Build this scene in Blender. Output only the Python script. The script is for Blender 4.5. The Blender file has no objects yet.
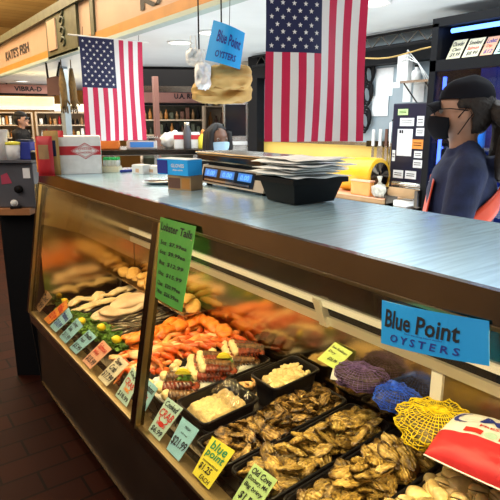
import bpy, bmesh, math, random
from mathutils import Vector, Matrix, Euler, noise
random.seed(7)
R = math.radians
SC = bpy.context.scene
COL = SC.collection
# ------------------------------------------------------------------ camera
FPX, VX, VY, EYE = 520.0, -145.0, 124.0, 1.55
pitch = math.atan((250 - VY) / FPX)
yaw = math.atan((250 - VX) / math.hypot(FPX, 250 - VY))
FW = Vector((math.sin(yaw) * math.cos(pitch), math.cos(yaw) * math.cos(pitch), -math.sin(pitch)))
RT = Vector((math.cos(yaw), -math.sin(yaw), 0))
UP = RT.cross(FW)
CAM = Vector((0, 0, EYE))
cd = bpy.data.cameras.new('camera'); cam = bpy.data.objects.new('camera', cd); COL.objects.link(cam)
cam.matrix_world = Matrix((RT, UP, -FW)).transposed().to_4x4()
cam.location = CAM
cd.sensor_fit = 'HORIZONTAL'; cd.sensor_width = 36; cd.lens = 36 * FPX / 500; cd.clip_start = .02
SC.camera = cam
# ------------------------------------------------------------------ world, exposure, large lights
w = bpy.data.worlds.new('world'); SC.world = w; w.use_nodes = True
w.node_tree.nodes['Background'].inputs[0].default_value = (.80, .90, 1.0, 1)
w.node_tree.nodes['Background'].inputs[1].default_value = .12
SC.view_settings.view_transform = 'Standard'; SC.view_settings.look = 'None'
SC.view_settings.exposure = 0.0; SC.view_settings.gamma = 1

def area(name, loc, rot, sx, sy, power, col):
    l = bpy.data.lights.new(name, 'AREA'); l.shape = 'RECTANGLE'; l.size = sx; l.size_y = sy
    l.energy = power; l.color = col
    o = bpy.data.objects.new(name, l); COL.objects.link(o); o.location = loc; o.rotation_euler = rot
    return o
area('canopy_light', (2.75, 2.2, 2.22), (0, 0, 0), 1.2, 4.6, 62, (.86, .95, 1.0))
area('ceiling_fill', (2.4, 2.2, 1.0), (R(180), 0, 0), 1.9, 6.5, 100, (.90, .97, 1.0))  # unseen fill, added to whiten the stall ceiling from below
area('ceiling_fill_far', (3.2, 8.0, 1.0), (R(180), 0, 0), 2.0, 4, 45, (.95, .98, 1.0))  # same added upward fill for the far ceiling, no fixture
area('canopy_light_far', (2.9, 7.5, 2.22), (0, 0, 0), 1.4, 4.5, 110, (1, .93, .82))
area('hall_light', (1.0, 7.0, 3.8), (0, 0, 0), 2.5, 6, 420, (1, .86, .62))
area('hall_ceiling_fill', (-0.8, 10.0, 2.6), (R(180), 0, 0), 3.5, 8, 800, (1, .82, .5))  # added fill without a fixture, brightens the plank ceiling
area('case_tube_light', (.86, 1.25, 1.235), (0, R(14), 0), .05, 3.3, 27, (1, .77, .38))
area('aisle_fill', (-1.3, 1.6, 3.3), (0, R(-52), 0), 1.6, 4, 74, (1, .93, .84))  # unseen frontal fill, added to lift flags, posters and price cards
area('fascia_fill', (.3, 3.6, 3.3), (0, R(-52), 0), .3, 5, 12, (1, .85, .62))  # added fill with no fixture, brightens the fascia front

# ------------------------------------------------------------------ pixel rays to real places
def ray(x, y): return FW * FPX + RT * (x - 250) + UP * (250 - y)
def onz(x, y, z): d = ray(x, y); return CAM + d * ((z - EYE) / d.z)
def onx(x, y, X): d = ray(x, y); return CAM + d * (X / d.x)
def ony(x, y, Y): d = ray(x, y); return CAM + d * (Y / d.y)
def ond(x, y, dist): d = ray(x, y); return CAM + d * (dist / math.hypot(d.x, d.y))
def onplane(x, y, p0, n): d = ray(x, y); return CAM + d * ((p0 - CAM).dot(n) / d.dot(n))

# ------------------------------------------------------------------ materials
MATS = {}
def mat(name, col, rough=.5, metal=0, var=0, scale=20, bump=0, bscale=60, emit=0, spec=.5, col2=None, stretch=None, trans=0, sss=0, objrand=0):
    if name in MATS: return MATS[name]
    m = bpy.data.materials.new(name); m.use_nodes = True
    nt = m.node_tree; b = nt.nodes['Principled BSDF']; L = nt.links.new
    b.inputs['Roughness'].default_value = rough; b.inputs['Metallic'].default_value = metal
    b.inputs['Specular IOR Level'].default_value = spec
    b.inputs['Base Color'].default_value = (*col, 1)
    if trans: b.inputs['Transmission Weight'].default_value = trans
    if sss:
        b.inputs['Subsurface Weight'].default_value = sss; b.inputs['Subsurface Radius'].default_value = (.02, .01, .006)
        b.inputs['Subsurface Scale'].default_value = .5
    tc = nt.nodes.new('ShaderNodeTexCoord'); mp = nt.nodes.new('ShaderNodeMapping'); L(tc.outputs['Object'], mp.inputs[0])
    if stretch: mp.inputs['Scale'].default_value = stretch
    out = None
    if var or col2:
        n = nt.nodes.new('ShaderNodeTexNoise'); n.inputs['Scale'].default_value = scale; n.inputs['Detail'].default_value = 5
        L(mp.outputs[0], n.inputs[0])
        r = nt.nodes.new('ShaderNodeValToRGB'); L(n.outputs[0], r.inputs[0])
        c2 = col2 or tuple(c * (1 - var) for c in col)
        c1 = col if col2 else tuple(min(1, c * (1 + var)) for c in col)
        r.color_ramp.elements[0].position = .36; r.color_ramp.elements[1].position = .64
        r.color_ramp.elements[0].color = (*c2, 1); r.color_ramp.elements[1].color = (*c1, 1)
        out = r.outputs[0]
    if objrand:
        oi = nt.nodes.new('ShaderNodeObjectInfo'); h = nt.nodes.new('ShaderNodeHueSaturation')
        mr = nt.nodes.new('ShaderNodeMapRange'); L(oi.outputs['Random'], mr.inputs[0])
        mr.inputs[3].default_value = 1 - objrand; mr.inputs[4].default_value = 1 + objrand
        L(mr.outputs[0], h.inputs['Value'])
        if out: L(out, h.inputs['Color'])
        else: h.inputs['Color'].default_value = (*col, 1)
        out = h.outputs[0]
    if out: L(out, b.inputs['Base Color'])
    if emit:
        b.inputs['Emission Color'].default_value = (*col, 1); b.inputs['Emission Strength'].default_value = emit
    if bump:
        n2 = nt.nodes.new('ShaderNodeTexNoise'); n2.inputs['Scale'].default_value = bscale; n2.inputs['Detail'].default_value = 4
        L(mp.outputs[0], n2.inputs[0])
        bp = nt.nodes.new('ShaderNodeBump'); bp.inputs['Strength'].default_value = bump; bp.inputs['Distance'].default_value = .01
        L(n2.outputs[0], bp.inputs['Height']); L(bp.outputs[0], b.inputs['Normal'])
    MATS[name] = m
    return m

def glass_mat(name, tint=(1, 1, 1), rough=.0, ior=1.45):
    m = bpy.data.materials.new(name); m.use_nodes = True; nt = m.node_tree; nt.nodes.clear(); L = nt.links.new
    o = nt.nodes.new('ShaderNodeOutputMaterial'); mx = nt.nodes.new('ShaderNodeMixShader')
    t = nt.nodes.new('ShaderNodeBsdfTransparent'); g = nt.nodes.new('ShaderNodeBsdfGlossy'); lw = nt.nodes.new('ShaderNodeLayerWeight'); lw.inputs[0].default_value = .5; pw = nt.nodes.new('ShaderNodeMath'); pw.operation = 'POWER'; pw.inputs[1].default_value = 5; f = nt.nodes.new('ShaderNodeMapRange'); r0 = ((ior - 1) / (ior + 1)) ** 2; f.inputs[3].default_value = 2 * r0; f.inputs[4].default_value = .9
    t.inputs[0].default_value = (*tint, 1); g.inputs['Roughness'].default_value = rough; L(lw.outputs['Facing'], pw.inputs[0]); L(pw.outputs[0], f.inputs[0])
    L(f.outputs[0], mx.inputs[0]); L(t.outputs[0], mx.inputs[1]); L(g.outputs[0], mx.inputs[2]); L(mx.outputs[0], o.inputs[0])
    MATS[name] = m
    return m

M = MATS
mat('steel_top', (.46, .68, .80), .25, .55, .10, 6, .04, 30, stretch=(1, 14, 1))
mat('steel', (.62, .60, .55), .22, 1, .06, 12)
mat('steel_dark', (.10, .082, .065), .22, 1, .15, 5)
mat('steel_brown', (.21, .165, .13), .16, 1, .1, 5)
mat('mirror_steel', (.55, .46, .30), .14, 1, .05, 4, .05, 3)
mat('alu', (.62, .58, .48), .35, .5)
mat('ledge_metal', (.26, .19, .09), .3, .6, .2, 12)
mat('deck_metal', (.16, .13, .09), .35, .7, .2, 10)
mat('base_panel', (.030, .020, .014), .35, .2, .2, 6)
mat('black', (.008, .008, .009), .6, spec=.12)
mat('black_plastic', (.010, .010, .012), .32, 0, .2, 30, spec=.3)
mat('black_gloss', (.010, .010, .014), .12)
mat('gold_trim', (.29, .21, .09), .3, .8)
mat('white', (.80, .80, .78), .5)
mat('white_ceiling', (.74, .78, .78), .35, 0, .04, 3)
mat('white_paper', (.82, .84, .84), .7, 0, .05, 30)
mat('cream_panel', (.44, .285, .20), .4, 0, .05, 4)
mat('orange_band', (.46, .19, .035), .4, 0, .1, 5)
mat('green_beam', (.060, .070, .040), .45, 0, .25, 12, .1)
mat('trim_teal', (.36, .46, .42), .4)
mat('yellow_wall', (.72, .50, .11), .5, 0, .05, 3)
mat('steel_wall', (.33, .41, .46), .38, .3, .10, 3)
mat('tan_wall', (.46, .36, .25), .7, 0, .12, 3)
mat('navy', (.010, .018, .065), .8, 0, .25, 20, .15, 80)
mat('hair', (.006, .0045, .004), .7, 0, .3, 40, .6, 90, stretch=(1, 1, .3))
mat('hair_brown', (.014, .007, .004), .7, 0, .3, 40, .7, 70)
mat('skin', (.42, .22, .14), .5, 0, .06, 12, sss=.05)
mat('skin_dark', (.16, .075, .045), .5, 0, .06, 12)
mat('red_apron', (.70, .060, .015), .5, 0, .08, 10)
mat('red', (.55, .025, .035), .5, 0, .05, 10)
mat('flag_red', (.60, .015, .075), .45, 0, .05, 10)
mat('flag_white', (.84, .82, .82), .55)
mat('flag_blue', (.012, .016, .075), .6)
mat('paper_bag', (.50, .32, .10), .8, 0, .15, 8, .3, 25)
mat('sign_blue', (.015, .40, .92), .45, 0, .04, 6)
mat('ink', (.010, .010, .014), .6)
mat('ink_blue', (.015, .03, .28), .6)
mat('ink_red', (.60, .03, .02), .6)
mat('ink_green', (.02, .30, .12), .6)
mat('ink_brown', (.12, .05, .03), .6)
mat('card_blue', (.30, .62, .72), .5, 0, .05, 20)
mat('card_orange', (.85, .30, .05), .5, 0, .05, 20)
mat('card_pink', (.85, .45, .28), .5, 0, .05, 20)
mat('card_cream', (.82, .76, .52), .5, 0, .05, 20)
mat('card_yellow', (.86, .78, .06), .5, 0, .05, 20)
mat('card_green', (.50, .76, .30), .5, 0, .05, 20)
mat('card_lime', (.66, .86, .22), .5, 0, .05, 20)
mat('card_mint', (.50, .72, .60), .5, 0, .05, 20)
mat('green_poster', (.08, .36, .06), .35, 0, .08, 12)
mat('peach_patch', (.70, .45, .28), .5)
mat('lamp_disc', (1, .97, .88), .4, emit=2.6)
mat('blue_led', (.10, .30, .95), .4, emit=1.5)
mat('lcd', (.05, .20, .55), .3, emit=.5)
mat('fridge_blue', (.03, .06, .25), .3, 0, .4, 8)
mat('cardboard', (.40, .24, .11), .8, 0, .1, 10)
mat('wood_counter', (.34, .14, .05), .5, 0, .2, 6, stretch=(1, 8, 1))
mat('grey_cabinet', (.10, .10, .115), .4, .2, .1, 8)
mat('clear_plastic', (.9, .9, .9), .1)
glass_mat('pane_glass', (.97, .96, .93), .0, 1.30)
glass_mat('wrap', (.86, .86, .84), .12, 1.6)
glass_mat('door_glass', (.30, .28, .24), .05, 1.9)
glass_mat('fridge_glass', (.8, .86, 1), .02, 1.35)
# seafood
mat('salmon', (.74, .15, .008), .35, 0, 0, 16, .25, 60, col2=(.88, .30, .03), stretch=(4, 1, 1))
mat('fish_cream', (.74, .50, .22), .35, 0, 0, 14, .3, 40, col2=(.86, .70, .42))
mat('fish_white', (.82, .66, .44), .35, 0, 0, 9, .2, 40, col2=(.74, .46, .28))
mat('fish_gold', (.62, .30, .06), .35, 0, 0, 9, .2, 40, col2=(.80, .48, .14))
mat('silver_fish', (.40, .34, .24), .25, .5, 0, 26, .2, 80, col2=(.06, .05, .04), stretch=(.4, 3, 1))
mat('crab_orange', (.58, .075, .004), .28, 0, 0, 14, .2, 60, col2=(.84, .42, .13), objrand=.2)
mat('crab_cream', (.84, .58, .30), .35, 0, .1, 30)
mat('lob_meat', (.80, .62, .32), .4, 0, .15, 25, .4, 40)
mat('lob_red', (.26, .040, .012), .22, 0, 0, 60, .3, 70, col2=(.05, .012, .006), objrand=.3)
mat('lob_brown', (.045, .022, .012), .22, 0, 0, 70, .3, 70, col2=(.20, .10, .035), objrand=.3)
mat('kale', (.13, .30, .025), .5, 0, 0, 40, .3, 60, col2=(.04, .11, .010), objrand=.2)
mat('lemon', (.88, .66, .02), .4, 0, .05, 30, .15, 120)
mat('ice', (.78, .76, .66), .12, 0, .08, 60, .6, 90)
mat('minced', (.74, .55, .24), .3, 0, .15, 50, .8, 90)
mat('scallop', (.86, .70, .34), .3, 0, .08, 50)
mat('shrimp', (.85, .42, .10), .35, 0, 0, 30, .2, 60, col2=(.88, .66, .34))
mat('net_purple', (.17, .10, .30), .6); mat('net_blue', (.02, .12, .85), .5); mat('net_yellow', (.86, .66, .01), .5)
mat('bag_dark', (.05, .03, .035), .6, 0, .6, 40, .5, 40)
mat('bag_olive', (.14, .11, .04), .6, 0, .5, 25, .5, 40)
mat('bag_navy', (.012, .022, .13), .5, 0, .6, 40, .5, 40)

def shell_mat(name, a, b, c, scale, bump, ringscale, rim=True):
    m = bpy.data.materials.new(name); m.use_nodes = True; nt = m.node_tree; L = nt.links.new; B = nt.nodes['Principled BSDF']
    tc = nt.nodes.new('ShaderNodeTexCoord'); oi = nt.nodes.new('ShaderNodeObjectInfo')
    ad = nt.nodes.new('ShaderNodeVectorMath'); ad.operation = 'ADD'
    ml = nt.nodes.new('ShaderNodeMath'); ml.operation = 'MULTIPLY'; ml.inputs[1].default_value = 5; L(oi.outputs['Random'], ml.inputs[0])
    L(tc.outputs['Object'], ad.inputs[0]); L(ml.outputs[0], ad.inputs[1])
    n = nt.nodes.new('ShaderNodeTexNoise'); n.inputs['Scale'].default_value = scale; n.inputs['Detail'].default_value = 6; L(ad.outputs[0], n.inputs[0])
    r = nt.nodes.new('ShaderNodeValToRGB'); L(n.outputs[0], r.inputs[0]); e = r.color_ramp.elements
    e[0].position = .34; e[0].color = (*a, 1); e[1].position = .68; e[1].color = (*c, 1); k = e.new(.50); k.color = (*b, 1)
    wv = nt.nodes.new('ShaderNodeTexWave'); wv.wave_type = 'RINGS'; wv.inputs['Scale'].default_value = ringscale
    wv.inputs['Distortion'].default_value = 5; wv.inputs['Detail'].default_value = 3; L(tc.outputs['Object'], wv.inputs[0])
    mx = nt.nodes.new('ShaderNodeMix'); mx.data_type = 'RGBA'; mx.blend_type = 'MULTIPLY'; mx.inputs[0].default_value = .30
    L(r.outputs[0], mx.inputs[6]); L(wv.outputs[0], mx.inputs[7])
    h = nt.nodes.new('ShaderNodeHueSaturation'); mr = nt.nodes.new('ShaderNodeMapRange'); L(oi.outputs['Random'], mr.inputs[0])
    mr.inputs[3].default_value = .65; mr.inputs[4].default_value = 1.35; L(mr.outputs[0], h.inputs['Value']); L(mx.outputs[2], h.inputs['Color'])
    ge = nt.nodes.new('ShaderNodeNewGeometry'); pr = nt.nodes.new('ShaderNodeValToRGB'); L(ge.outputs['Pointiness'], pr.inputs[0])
    pr.color_ramp.elements[0].position = .44; pr.color_ramp.elements[0].color = (.35, .30, .25, 1); pr.color_ramp.elements[1].position = .58; pr.color_ramp.elements[1].color = (1.5, 1.45, 1.3, 1)  # paints shade into shell creases and light onto the ridges
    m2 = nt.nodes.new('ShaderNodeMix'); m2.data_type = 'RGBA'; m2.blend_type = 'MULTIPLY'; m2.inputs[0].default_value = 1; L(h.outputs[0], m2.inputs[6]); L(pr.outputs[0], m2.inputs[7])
    if rim:      # dark frilled oyster margin, deepened as painted shade between piled shells
        vm = nt.nodes.new('ShaderNodeVectorMath'); vm.operation = 'MULTIPLY'; vm.inputs[1].default_value = (1 / .046, 1 / .031, 0); L(tc.outputs['Object'], vm.inputs[0])
        ln = nt.nodes.new('ShaderNodeVectorMath'); ln.operation = 'LENGTH'; L(vm.outputs[0], ln.inputs[0])
        rp = nt.nodes.new('ShaderNodeValToRGB'); L(ln.outputs['Value'], rp.inputs[0]); rp.color_ramp.elements[0].position = .74; rp.color_ramp.elements[0].color = (1, 1, 1, 1)
        rp.color_ramp.elements[1].position = 1.0; rp.color_ramp.elements[1].color = (.20, .15, .10, 1)
        m3 = nt.nodes.new('ShaderNodeMix'); m3.data_type = 'RGBA'; m3.blend_type = 'MULTIPLY'; m3.inputs[0].default_value = 1; L(m2.outputs[2], m3.inputs[6]); L(rp.outputs[0], m3.inputs[7]); m2 = m3
    L(m2.outputs[2], B.inputs['Base Color'])
    bp = nt.nodes.new('ShaderNodeBump'); bp.inputs['Strength'].default_value = bump; bp.inputs['Distance'].default_value = .006
    L(wv.outputs[0], bp.inputs['Height']); L(bp.outputs[0], B.inputs['Normal'])
    B.inputs['Roughness'].default_value = .30
    M[name] = m
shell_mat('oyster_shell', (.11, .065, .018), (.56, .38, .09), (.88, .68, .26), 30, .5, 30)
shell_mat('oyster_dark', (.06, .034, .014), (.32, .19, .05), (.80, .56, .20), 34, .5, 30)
shell_mat('clam_shell', (.36, .26, .10), (.56, .43, .19), (.70, .57, .32), 18, .05, 12, False)

def brick_floor():
    m = bpy.data.materials.new('quarry_tile'); m.use_nodes = True; nt = m.node_tree; L = nt.links.new; B = nt.nodes['Principled BSDF']
    tc = nt.nodes.new('ShaderNodeTexCoord'); b = nt.nodes.new('ShaderNodeTexBrick'); mp = nt.nodes.new('ShaderNodeMapping')
    mp.inputs['Rotation'].default_value = (0, 0, R(0)); L(tc.outputs['Object'], mp.inputs[0]); L(mp.outputs[0], b.inputs[0])
    b.inputs['Color1'].default_value = (.026, .006, .003, 1); b.inputs['Color2'].default_value = (.016, .0045, .003, 1)
    b.inputs['Mortar'].default_value = (.007, .003, .002, 1); b.inputs['Scale'].default_value = 1
    b.inputs['Brick Width'].default_value = .30; b.inputs['Row Height'].default_value = .15; b.inputs['Mortar Size'].default_value = .006
    L(b.outputs[0], B.inputs['Base Color']); B.inputs['Roughness'].default_value = .6; B.inputs['Specular IOR Level'].default_value = .04
    M['quarry_tile'] = m
brick_floor()
def planks():
    m = bpy.data.materials.new('plank_ceiling'); m.use_nodes = True; nt = m.node_tree; L = nt.links.new; B = nt.nodes['Principled BSDF']
    tc = nt.nodes.new('ShaderNodeTexCoord'); b = nt.nodes.new('ShaderNodeTexBrick'); L(tc.outputs['Object'], b.inputs[0])
    b.inputs['Color1'].default_value = (.52, .33, .12, 1); b.inputs['Color2'].default_value = (.42, .25, .08, 1); b.inputs['Mortar'].default_value = (.28, .16, .05, 1)
    b.inputs['Scale'].default_value = 1; b.inputs['Brick Width'].default_value = 2.4; b.inputs['Row Height'].default_value = .35; b.inputs['Mortar Size'].default_value = .012
    L(b.outputs[0], B.inputs['Base Color']); B.inputs['Roughness'].default_value = .6
    M['plank_ceiling'] = m
planks()

# ------------------------------------------------------------------ mesh builder
class MB:
    def __init__(s): s.b = bmesh.new(); s.mi = 0
    def _fin(s, vs, T):
        if T is not None:
            for v in vs: v.co = T @ v.co
    def box(s, lo, hi, T=None, bev=0):
        r = bmesh.ops.create_cube(s.b, size=1)['verts']
        lo = Vector(lo); hi = Vector(hi)
        for v in r: v.co = Vector(((v.co[i] + .5) * (hi[i] - lo[i]) + lo[i] for i in range(3)))
        fs = {f for v in r for f in v.link_faces}
        for f in fs: f.material_index = s.mi
        if bev:
            es = list({e for v in r for e in v.link_edges})
            q = bmesh.ops.bevel(s.b, geom=es, offset=bev, segments=2, affect='EDGES', profile=.5)
            vs = {v for f in q['faces'] for v in f.verts} | {v for v in r if v.is_valid}
            for f in q['faces']: f.material_index = s.mi
            s._fin(vs, T)
        else: s._fin(r, T)
        return s
    def face(s, pts):
        f = s.b.faces.new([s.b.verts.new(p) for p in pts]); f.material_index = s.mi; return s
    def prism(s, pts, off):
        off = Vector(off); a = [s.b.verts.new(p) for p in pts]; c = [s.b.verts.new(Vector(p) + off) for p in pts]; n = len(pts)
        fs = [s.b.faces.new(a[::-1]), s.b.faces.new(c)]
        for i in range(n): fs.append(s.b.faces.new((a[i], a[(i + 1) % n], c[(i + 1) % n], c[i])))
        for f in fs: f.material_index = s.mi
        return s
    def tube(s, path, rad, n=8, flat=1.0, cap=True):
        path = [Vector(p) for p in path]; rings = []
        if not isinstance(rad, (list, tuple)): rad = [rad] * len(path)
        for i, p in enumerate(path):
            t = (path[min(i + 1, len(path) - 1)] - path[max(i - 1, 0)])
            if t.length < 1e-9: t = Vector((0, 0, 1))
            t.normalize()
            a = Vector((0, 0, 1)) if abs(t.z) < .9 else Vector((1, 0, 0))
            x = t.cross(a).normalized(); y = x.cross(t).normalized()
            rings.append([s.b.verts.new(p + x * math.cos(2 * math.pi * k / n) * rad[i] + y * math.sin(2 * math.pi * k / n) * rad[i] * flat) for k in range(n)])
        fs = []
        for a, c in zip(rings, rings[1:]):
            for k in range(n): fs.append(s.b.faces.new((a[k], a[(k + 1) % n], c[(k + 1) % n], c[k])))
        if cap: fs += [s.b.faces.new(rings[0][::-1]), s.b.faces.new(rings[-1])]
        for f in fs: f.material_index = s.mi; f.smooth = True
        return s
    def lathe(s, prof, n=24, T=None):
        rings = []; allv = []
        for r, z in prof:
            rg = [s.b.verts.new((r * math.cos(2 * math.pi * k / n), r * math.sin(2 * math.pi * k / n), z)) for k in range(n)]; rings.append(rg); allv += rg
        fs = []
        for a, c in zip(rings, rings[1:]):
            for k in range(n): fs.append(s.b.faces.new((a[k], a[(k + 1) % n], c[(k + 1) % n], c[k])))
        if prof[0][0] > 1e-4: fs.append(s.b.faces.new(rings[0][::-1]))
        if prof[-1][0] > 1e-4: fs.append(s.b.faces.new(rings[-1]))
        for f in fs: f.material_index = s.mi; f.smooth = True
        s._fin(allv, T); return s
    def grid(s, fn, nu, nv, closed_u=False):
        vs = [[s.b.verts.new(fn(i / nu, j / nv)) for j in range(nv + 1)] for i in range(nu + (0 if closed_u else 1))]
        n = len(vs)
        for i in range(nu):
            for j in range(nv):
                f = s.b.faces.new((vs[i][j], vs[(i + 1) % n][j], vs[(i + 1) % n][j + 1], vs[i][j + 1])); f.material_index = s.mi; f.smooth = True
        return s
    def ball(s, c, r, sub=3, fn=None, T=None):
        vs = bmesh.ops.create_icosphere(s.b, subdivisions=sub, radius=1)['verts']
        c = Vector(c); r = Vector(r) if isinstance(r, (tuple, list, Vector)) else Vector((r, r, r))
        for v in vs:
            p = v.co.copy(); 
            if fn: p = fn(p)
            v.co = Vector((p.x * r.x, p.y * r.y, p.z * r.z)) + c
        for f in {f for v in vs for f in v.link_faces}: f.material_index = s.mi; f.smooth = True
        s._fin(vs, T); return s
    def mesh(s, name, mats):
        me = bpy.data.meshes.new(name); bmesh.ops.recalc_face_normals(s.b, faces=s.b.faces[:]); s.b.to_mesh(me); s.b.free()
        for m in (mats if isinstance(mats, (list, tuple)) else [mats]): me.materials.append(M[m] if isinstance(m, str) else m)
        return me
    def build(s, name, mats, parent=None, T=None):
        o = bpy.data.objects.new(name, s.mesh(name, mats)); COL.objects.link(o)
        if parent is not None: o.parent = parent
        if T is not None: o.matrix_local = T
        return o

def tag(o, label, cat, group=None, kind=None):
    if label: o['label'] = label
    if cat: o['category'] = cat
    if group: o['group'] = group
    if kind: o['kind'] = kind
    return o
def struct(o): o['kind'] = 'structure'; return o
def thing(name, label, cat, loc=(0, 0, 0), rz=0, group=None):
    o = bpy.data.objects.new(name, None); COL.objects.link(o); o.location = loc; o.rotation_euler = (0, 0, rz); o.empty_display_size = .05
    return tag(o, label, cat, group)
def copy_tree(o, parent=None):
    c = o.copy(); COL.objects.link(c)
    if parent is not None: c.parent = parent; c.matrix_parent_inverse.identity()
    for ch in list(o.children): copy_tree(ch, c)
    return c

# text flattened to a mesh and poured into a box of a quad
def text_mesh(body, shear=0.0, bold=.0):
    cu = bpy.data.curves.new('lettering', 'FONT'); cu.body = body; cu.size = 1; cu.shear = shear; cu.offset = bold; cu.resolution_u = 2
    ob = bpy.data.objects.new('lettering', cu); COL.objects.link(ob)
    dg = bpy.context.evaluated_depsgraph_get(); me = bpy.data.meshes.new_from_object(ob.evaluated_get(dg))
    bpy.data.objects.remove(ob); bpy.data.curves.remove(cu)
    return me
def pour(mb, body, uv, fn, mi=0, shear=0.0, bold=.012, tilt=0.0, arc=0.0):
    me = text_mesh(body, shear, bold); xs = [v.co.x for v in me.vertices]; ys = [v.co.y for v in me.vertices]
    if not xs: return
    x0, x1, y0, y1 = min(xs), max(xs), min(ys), max(ys); u0, u1, v0, v1 = uv
    vs = []
    for v in me.vertices:
        a = (v.co.x - x0) / (x1 - x0 + 1e-9); c = (v.co.y - y0) / (y1 - y0 + 1e-9)
        vs.append(mb.b.verts.new(fn(u0 + a * (u1 - u0), v0 + c * (v1 - v0) + tilt * (a - .5) + arc * (1 - (2 * a - 1) ** 2))))
    for p in me.polygons:
        try: f = mb.b.faces.new([vs[i] for i in p.vertices]); f.material_index = mi
        except ValueError: pass
    bpy.data.meshes.remove(me)
def quadmap(BL, BR, TR, TL, off):
    n = (BR - BL).cross(TL - BL).normalized() * off
    return lambda u, v: BL * (1 - u) * (1 - v) + BR * u * (1 - v) + TR * u * v + TL * (1 - u) * v + n
def card(name, label, cat, quad, material, lines, group=None, thick=.0016, extra=None, curl=0):
    """a thin card; quad BL,BR,TR,TL in world; lines = (text,u0,u1,v0,v1,ink[,tilt])"""
    quad = [Vector(q) for q in quad]; c = sum(quad, Vector()) / 4
    base = (quad[0] + quad[1]) / 2
    q = [p - base for p in quad]; n = (q[1] - q[0]).cross(q[3] - q[0]).normalized()
    root = thing(name, label, cat, base, 0, group)
    f0 = quadmap(*q, 0)
    bend = lambda u, v: n * curl * math.sin(u * math.pi) 
    mb = MB()
    nu = 10
    front = [[mb.b.verts.new(f0(i / nu, j / nu) + bend(i / nu, j / nu)) for j in range(nu + 1)] for i in range(nu + 1)]
    back = [[mb.b.verts.new(f0(i / nu, j / nu) + bend(i / nu, j / nu) - n * thick) for j in range(nu + 1)] for i in range(nu + 1)]
    for i in range(nu):
        for j in range(nu):
            mb.b.faces.new((front[i][j], front[i + 1][j], front[i + 1][j + 1], front[i][j + 1]))
            mb.b.faces.new((back[i][j + 1], back[i + 1][j + 1], back[i + 1][j], back[i][j]))
    for i in range(nu):
        for a, c2 in (((i, 0), (i + 1, 0)), ((i, nu), (i + 1, nu)), ((0, i), (0, i + 1)), ((nu, i), (nu, i + 1))):
            mb.b.faces.new((front[a[0]][a[1]], front[c2[0]][c2[1]], back[c2[0]][c2[1]], back[a[0]][a[1]]))
    mb.build('card', material, root)
    inks = []
    for ln in lines:
        if ln[5] not in inks: inks.append(ln[5])
    f1 = lambda u, v: f0(u, v) + bend(u, v) + n * .0012
    for ink in inks:
        mb = MB()
        for ln in lines:
            if ln[5] == ink: pour(mb, ln[0], ln[1:5], f1, 0, .15, .02, ln[6] if len(ln) > 6 else 0)
        mb.build('lettering', ink, root)
    if extra: extra(root, f0, n)
    return root

def wpart(mb, name, mats, root):
    """part drawn in world coordinates, stored relative to its (unrotated) root"""
    off = Vector(root.location); r = root
    while r.parent is not None: r = r.parent; off += Vector(r.location)
    for v in mb.b.verts: v.co -= off
    return mb.build(name, mats, root)
def wthing(mb, name, mats, label, cat, group=None):
    """single-mesh thing drawn in world coordinates, origin at its base"""
    xs = [v.co for v in mb.b.verts]
    c = Vector((sum(v.x for v in xs) / len(xs), sum(v.y for v in xs) / len(xs), min(v.z for v in xs)))
    for v in xs: v -= c
    o = mb.build(name, mats); o.location = c
    return tag(o, label, cat, group)

# ================================================================== setting
CEIL, WALLX = 2.25, 3.6
struct(MB().box((-4, -2.5, -.1), (7.5, 15, 0)).build('floor', 'quarry_tile'))
struct(MB().box((1.86, -1.5, CEIL), (WALLX + .1, 5.4, CEIL + .06)).build('ceiling', 'white_ceiling'))
struct(MB().box((1.86, 5.4, CEIL), (7.4, 11.5, CEIL + .06)).build('ceiling_far', 'white_ceiling'))
struct(MB().box((-4, -2.5, 3.9), (7.5, 15, 4.0)).build('ceiling_hall', 'plank_ceiling'))
struct(MB().box((-4, 14.9, 0), (7.5, 15, 3.9)).build('wall_far', 'plank_ceiling'))
struct(MB().box((-4.1, 2.5, 0), (-4, 15, 3.9)).build('wall_left', 'tan_wall'))
struct(MB().box((7.4, -2.5, 0), (7.5, 15, 3.9)).build('wall_right', 'tan_wall'))
# back wall behind the counter: yellow dado, metal-grey above
LEDGE = 1.365
YW1 = onx(264, 143, WALLX).y
struct(MB().box((WALLX, -1.5, 0), (WALLX + .1, YW1, LEDGE)).build('wall_back', 'yellow_wall'))
struct(MB().box((WALLX, -1.5, LEDGE + .03), (WALLX + .1, YW1, CEIL)).build('wall_back_upper', 'steel_wall'))
struct(MB().box((WALLX - .03, -1.5, LEDGE), (WALLX + .1, YW1, LEDGE + .03)).build('trim_1', 'steel'))
struct(MB().box((WALLX - .10, YW1, 0), (WALLX + .1, YW1 + .16, CEIL)).build('trim_2', 'black'))
# dark boxed beam across the top of the back wall
struct(MB().box((WALLX - .12, -1.5, 2.02), (WALLX, YW1, 2.16)).build('trim_3', 'black'))

# lattice truss carrying the dark beam
t = thing('lattice_beam', 'black open lattice beam running under the ceiling above the papered back wall', 'beam', (WALLX - .2, 1.8, 2.13))
for z in (2.13, 2.225):
    mb = MB(); mb.tube([(WALLX - .2, -1.2, z), (WALLX - .2, YW1 - .05, z)], .011, 6); wpart(mb, 'chord', 'black', t)
mb = MB(); y = -1.2; k = 0; pts = []
while y < YW1 - .05:
    pts.append((WALLX - .2, y, 2.135 if k % 2 else 2.22)); y += .085; k += 1
mb.tube(pts, .006, 5); wpart(mb, 'lacing', 'steel_dark', t)
mb = MB(); pts = [(WALLX - .2, -1 + .1 * i, 2.07 - .02 * math.sin(i * .7)) for i in range(54)]
mb.tube(pts, .006, 5); wthing(mb, 'electric_cable', 'paper_bag', 'thin tan cable sagging just below the black lattice beam', 'cable')

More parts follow.
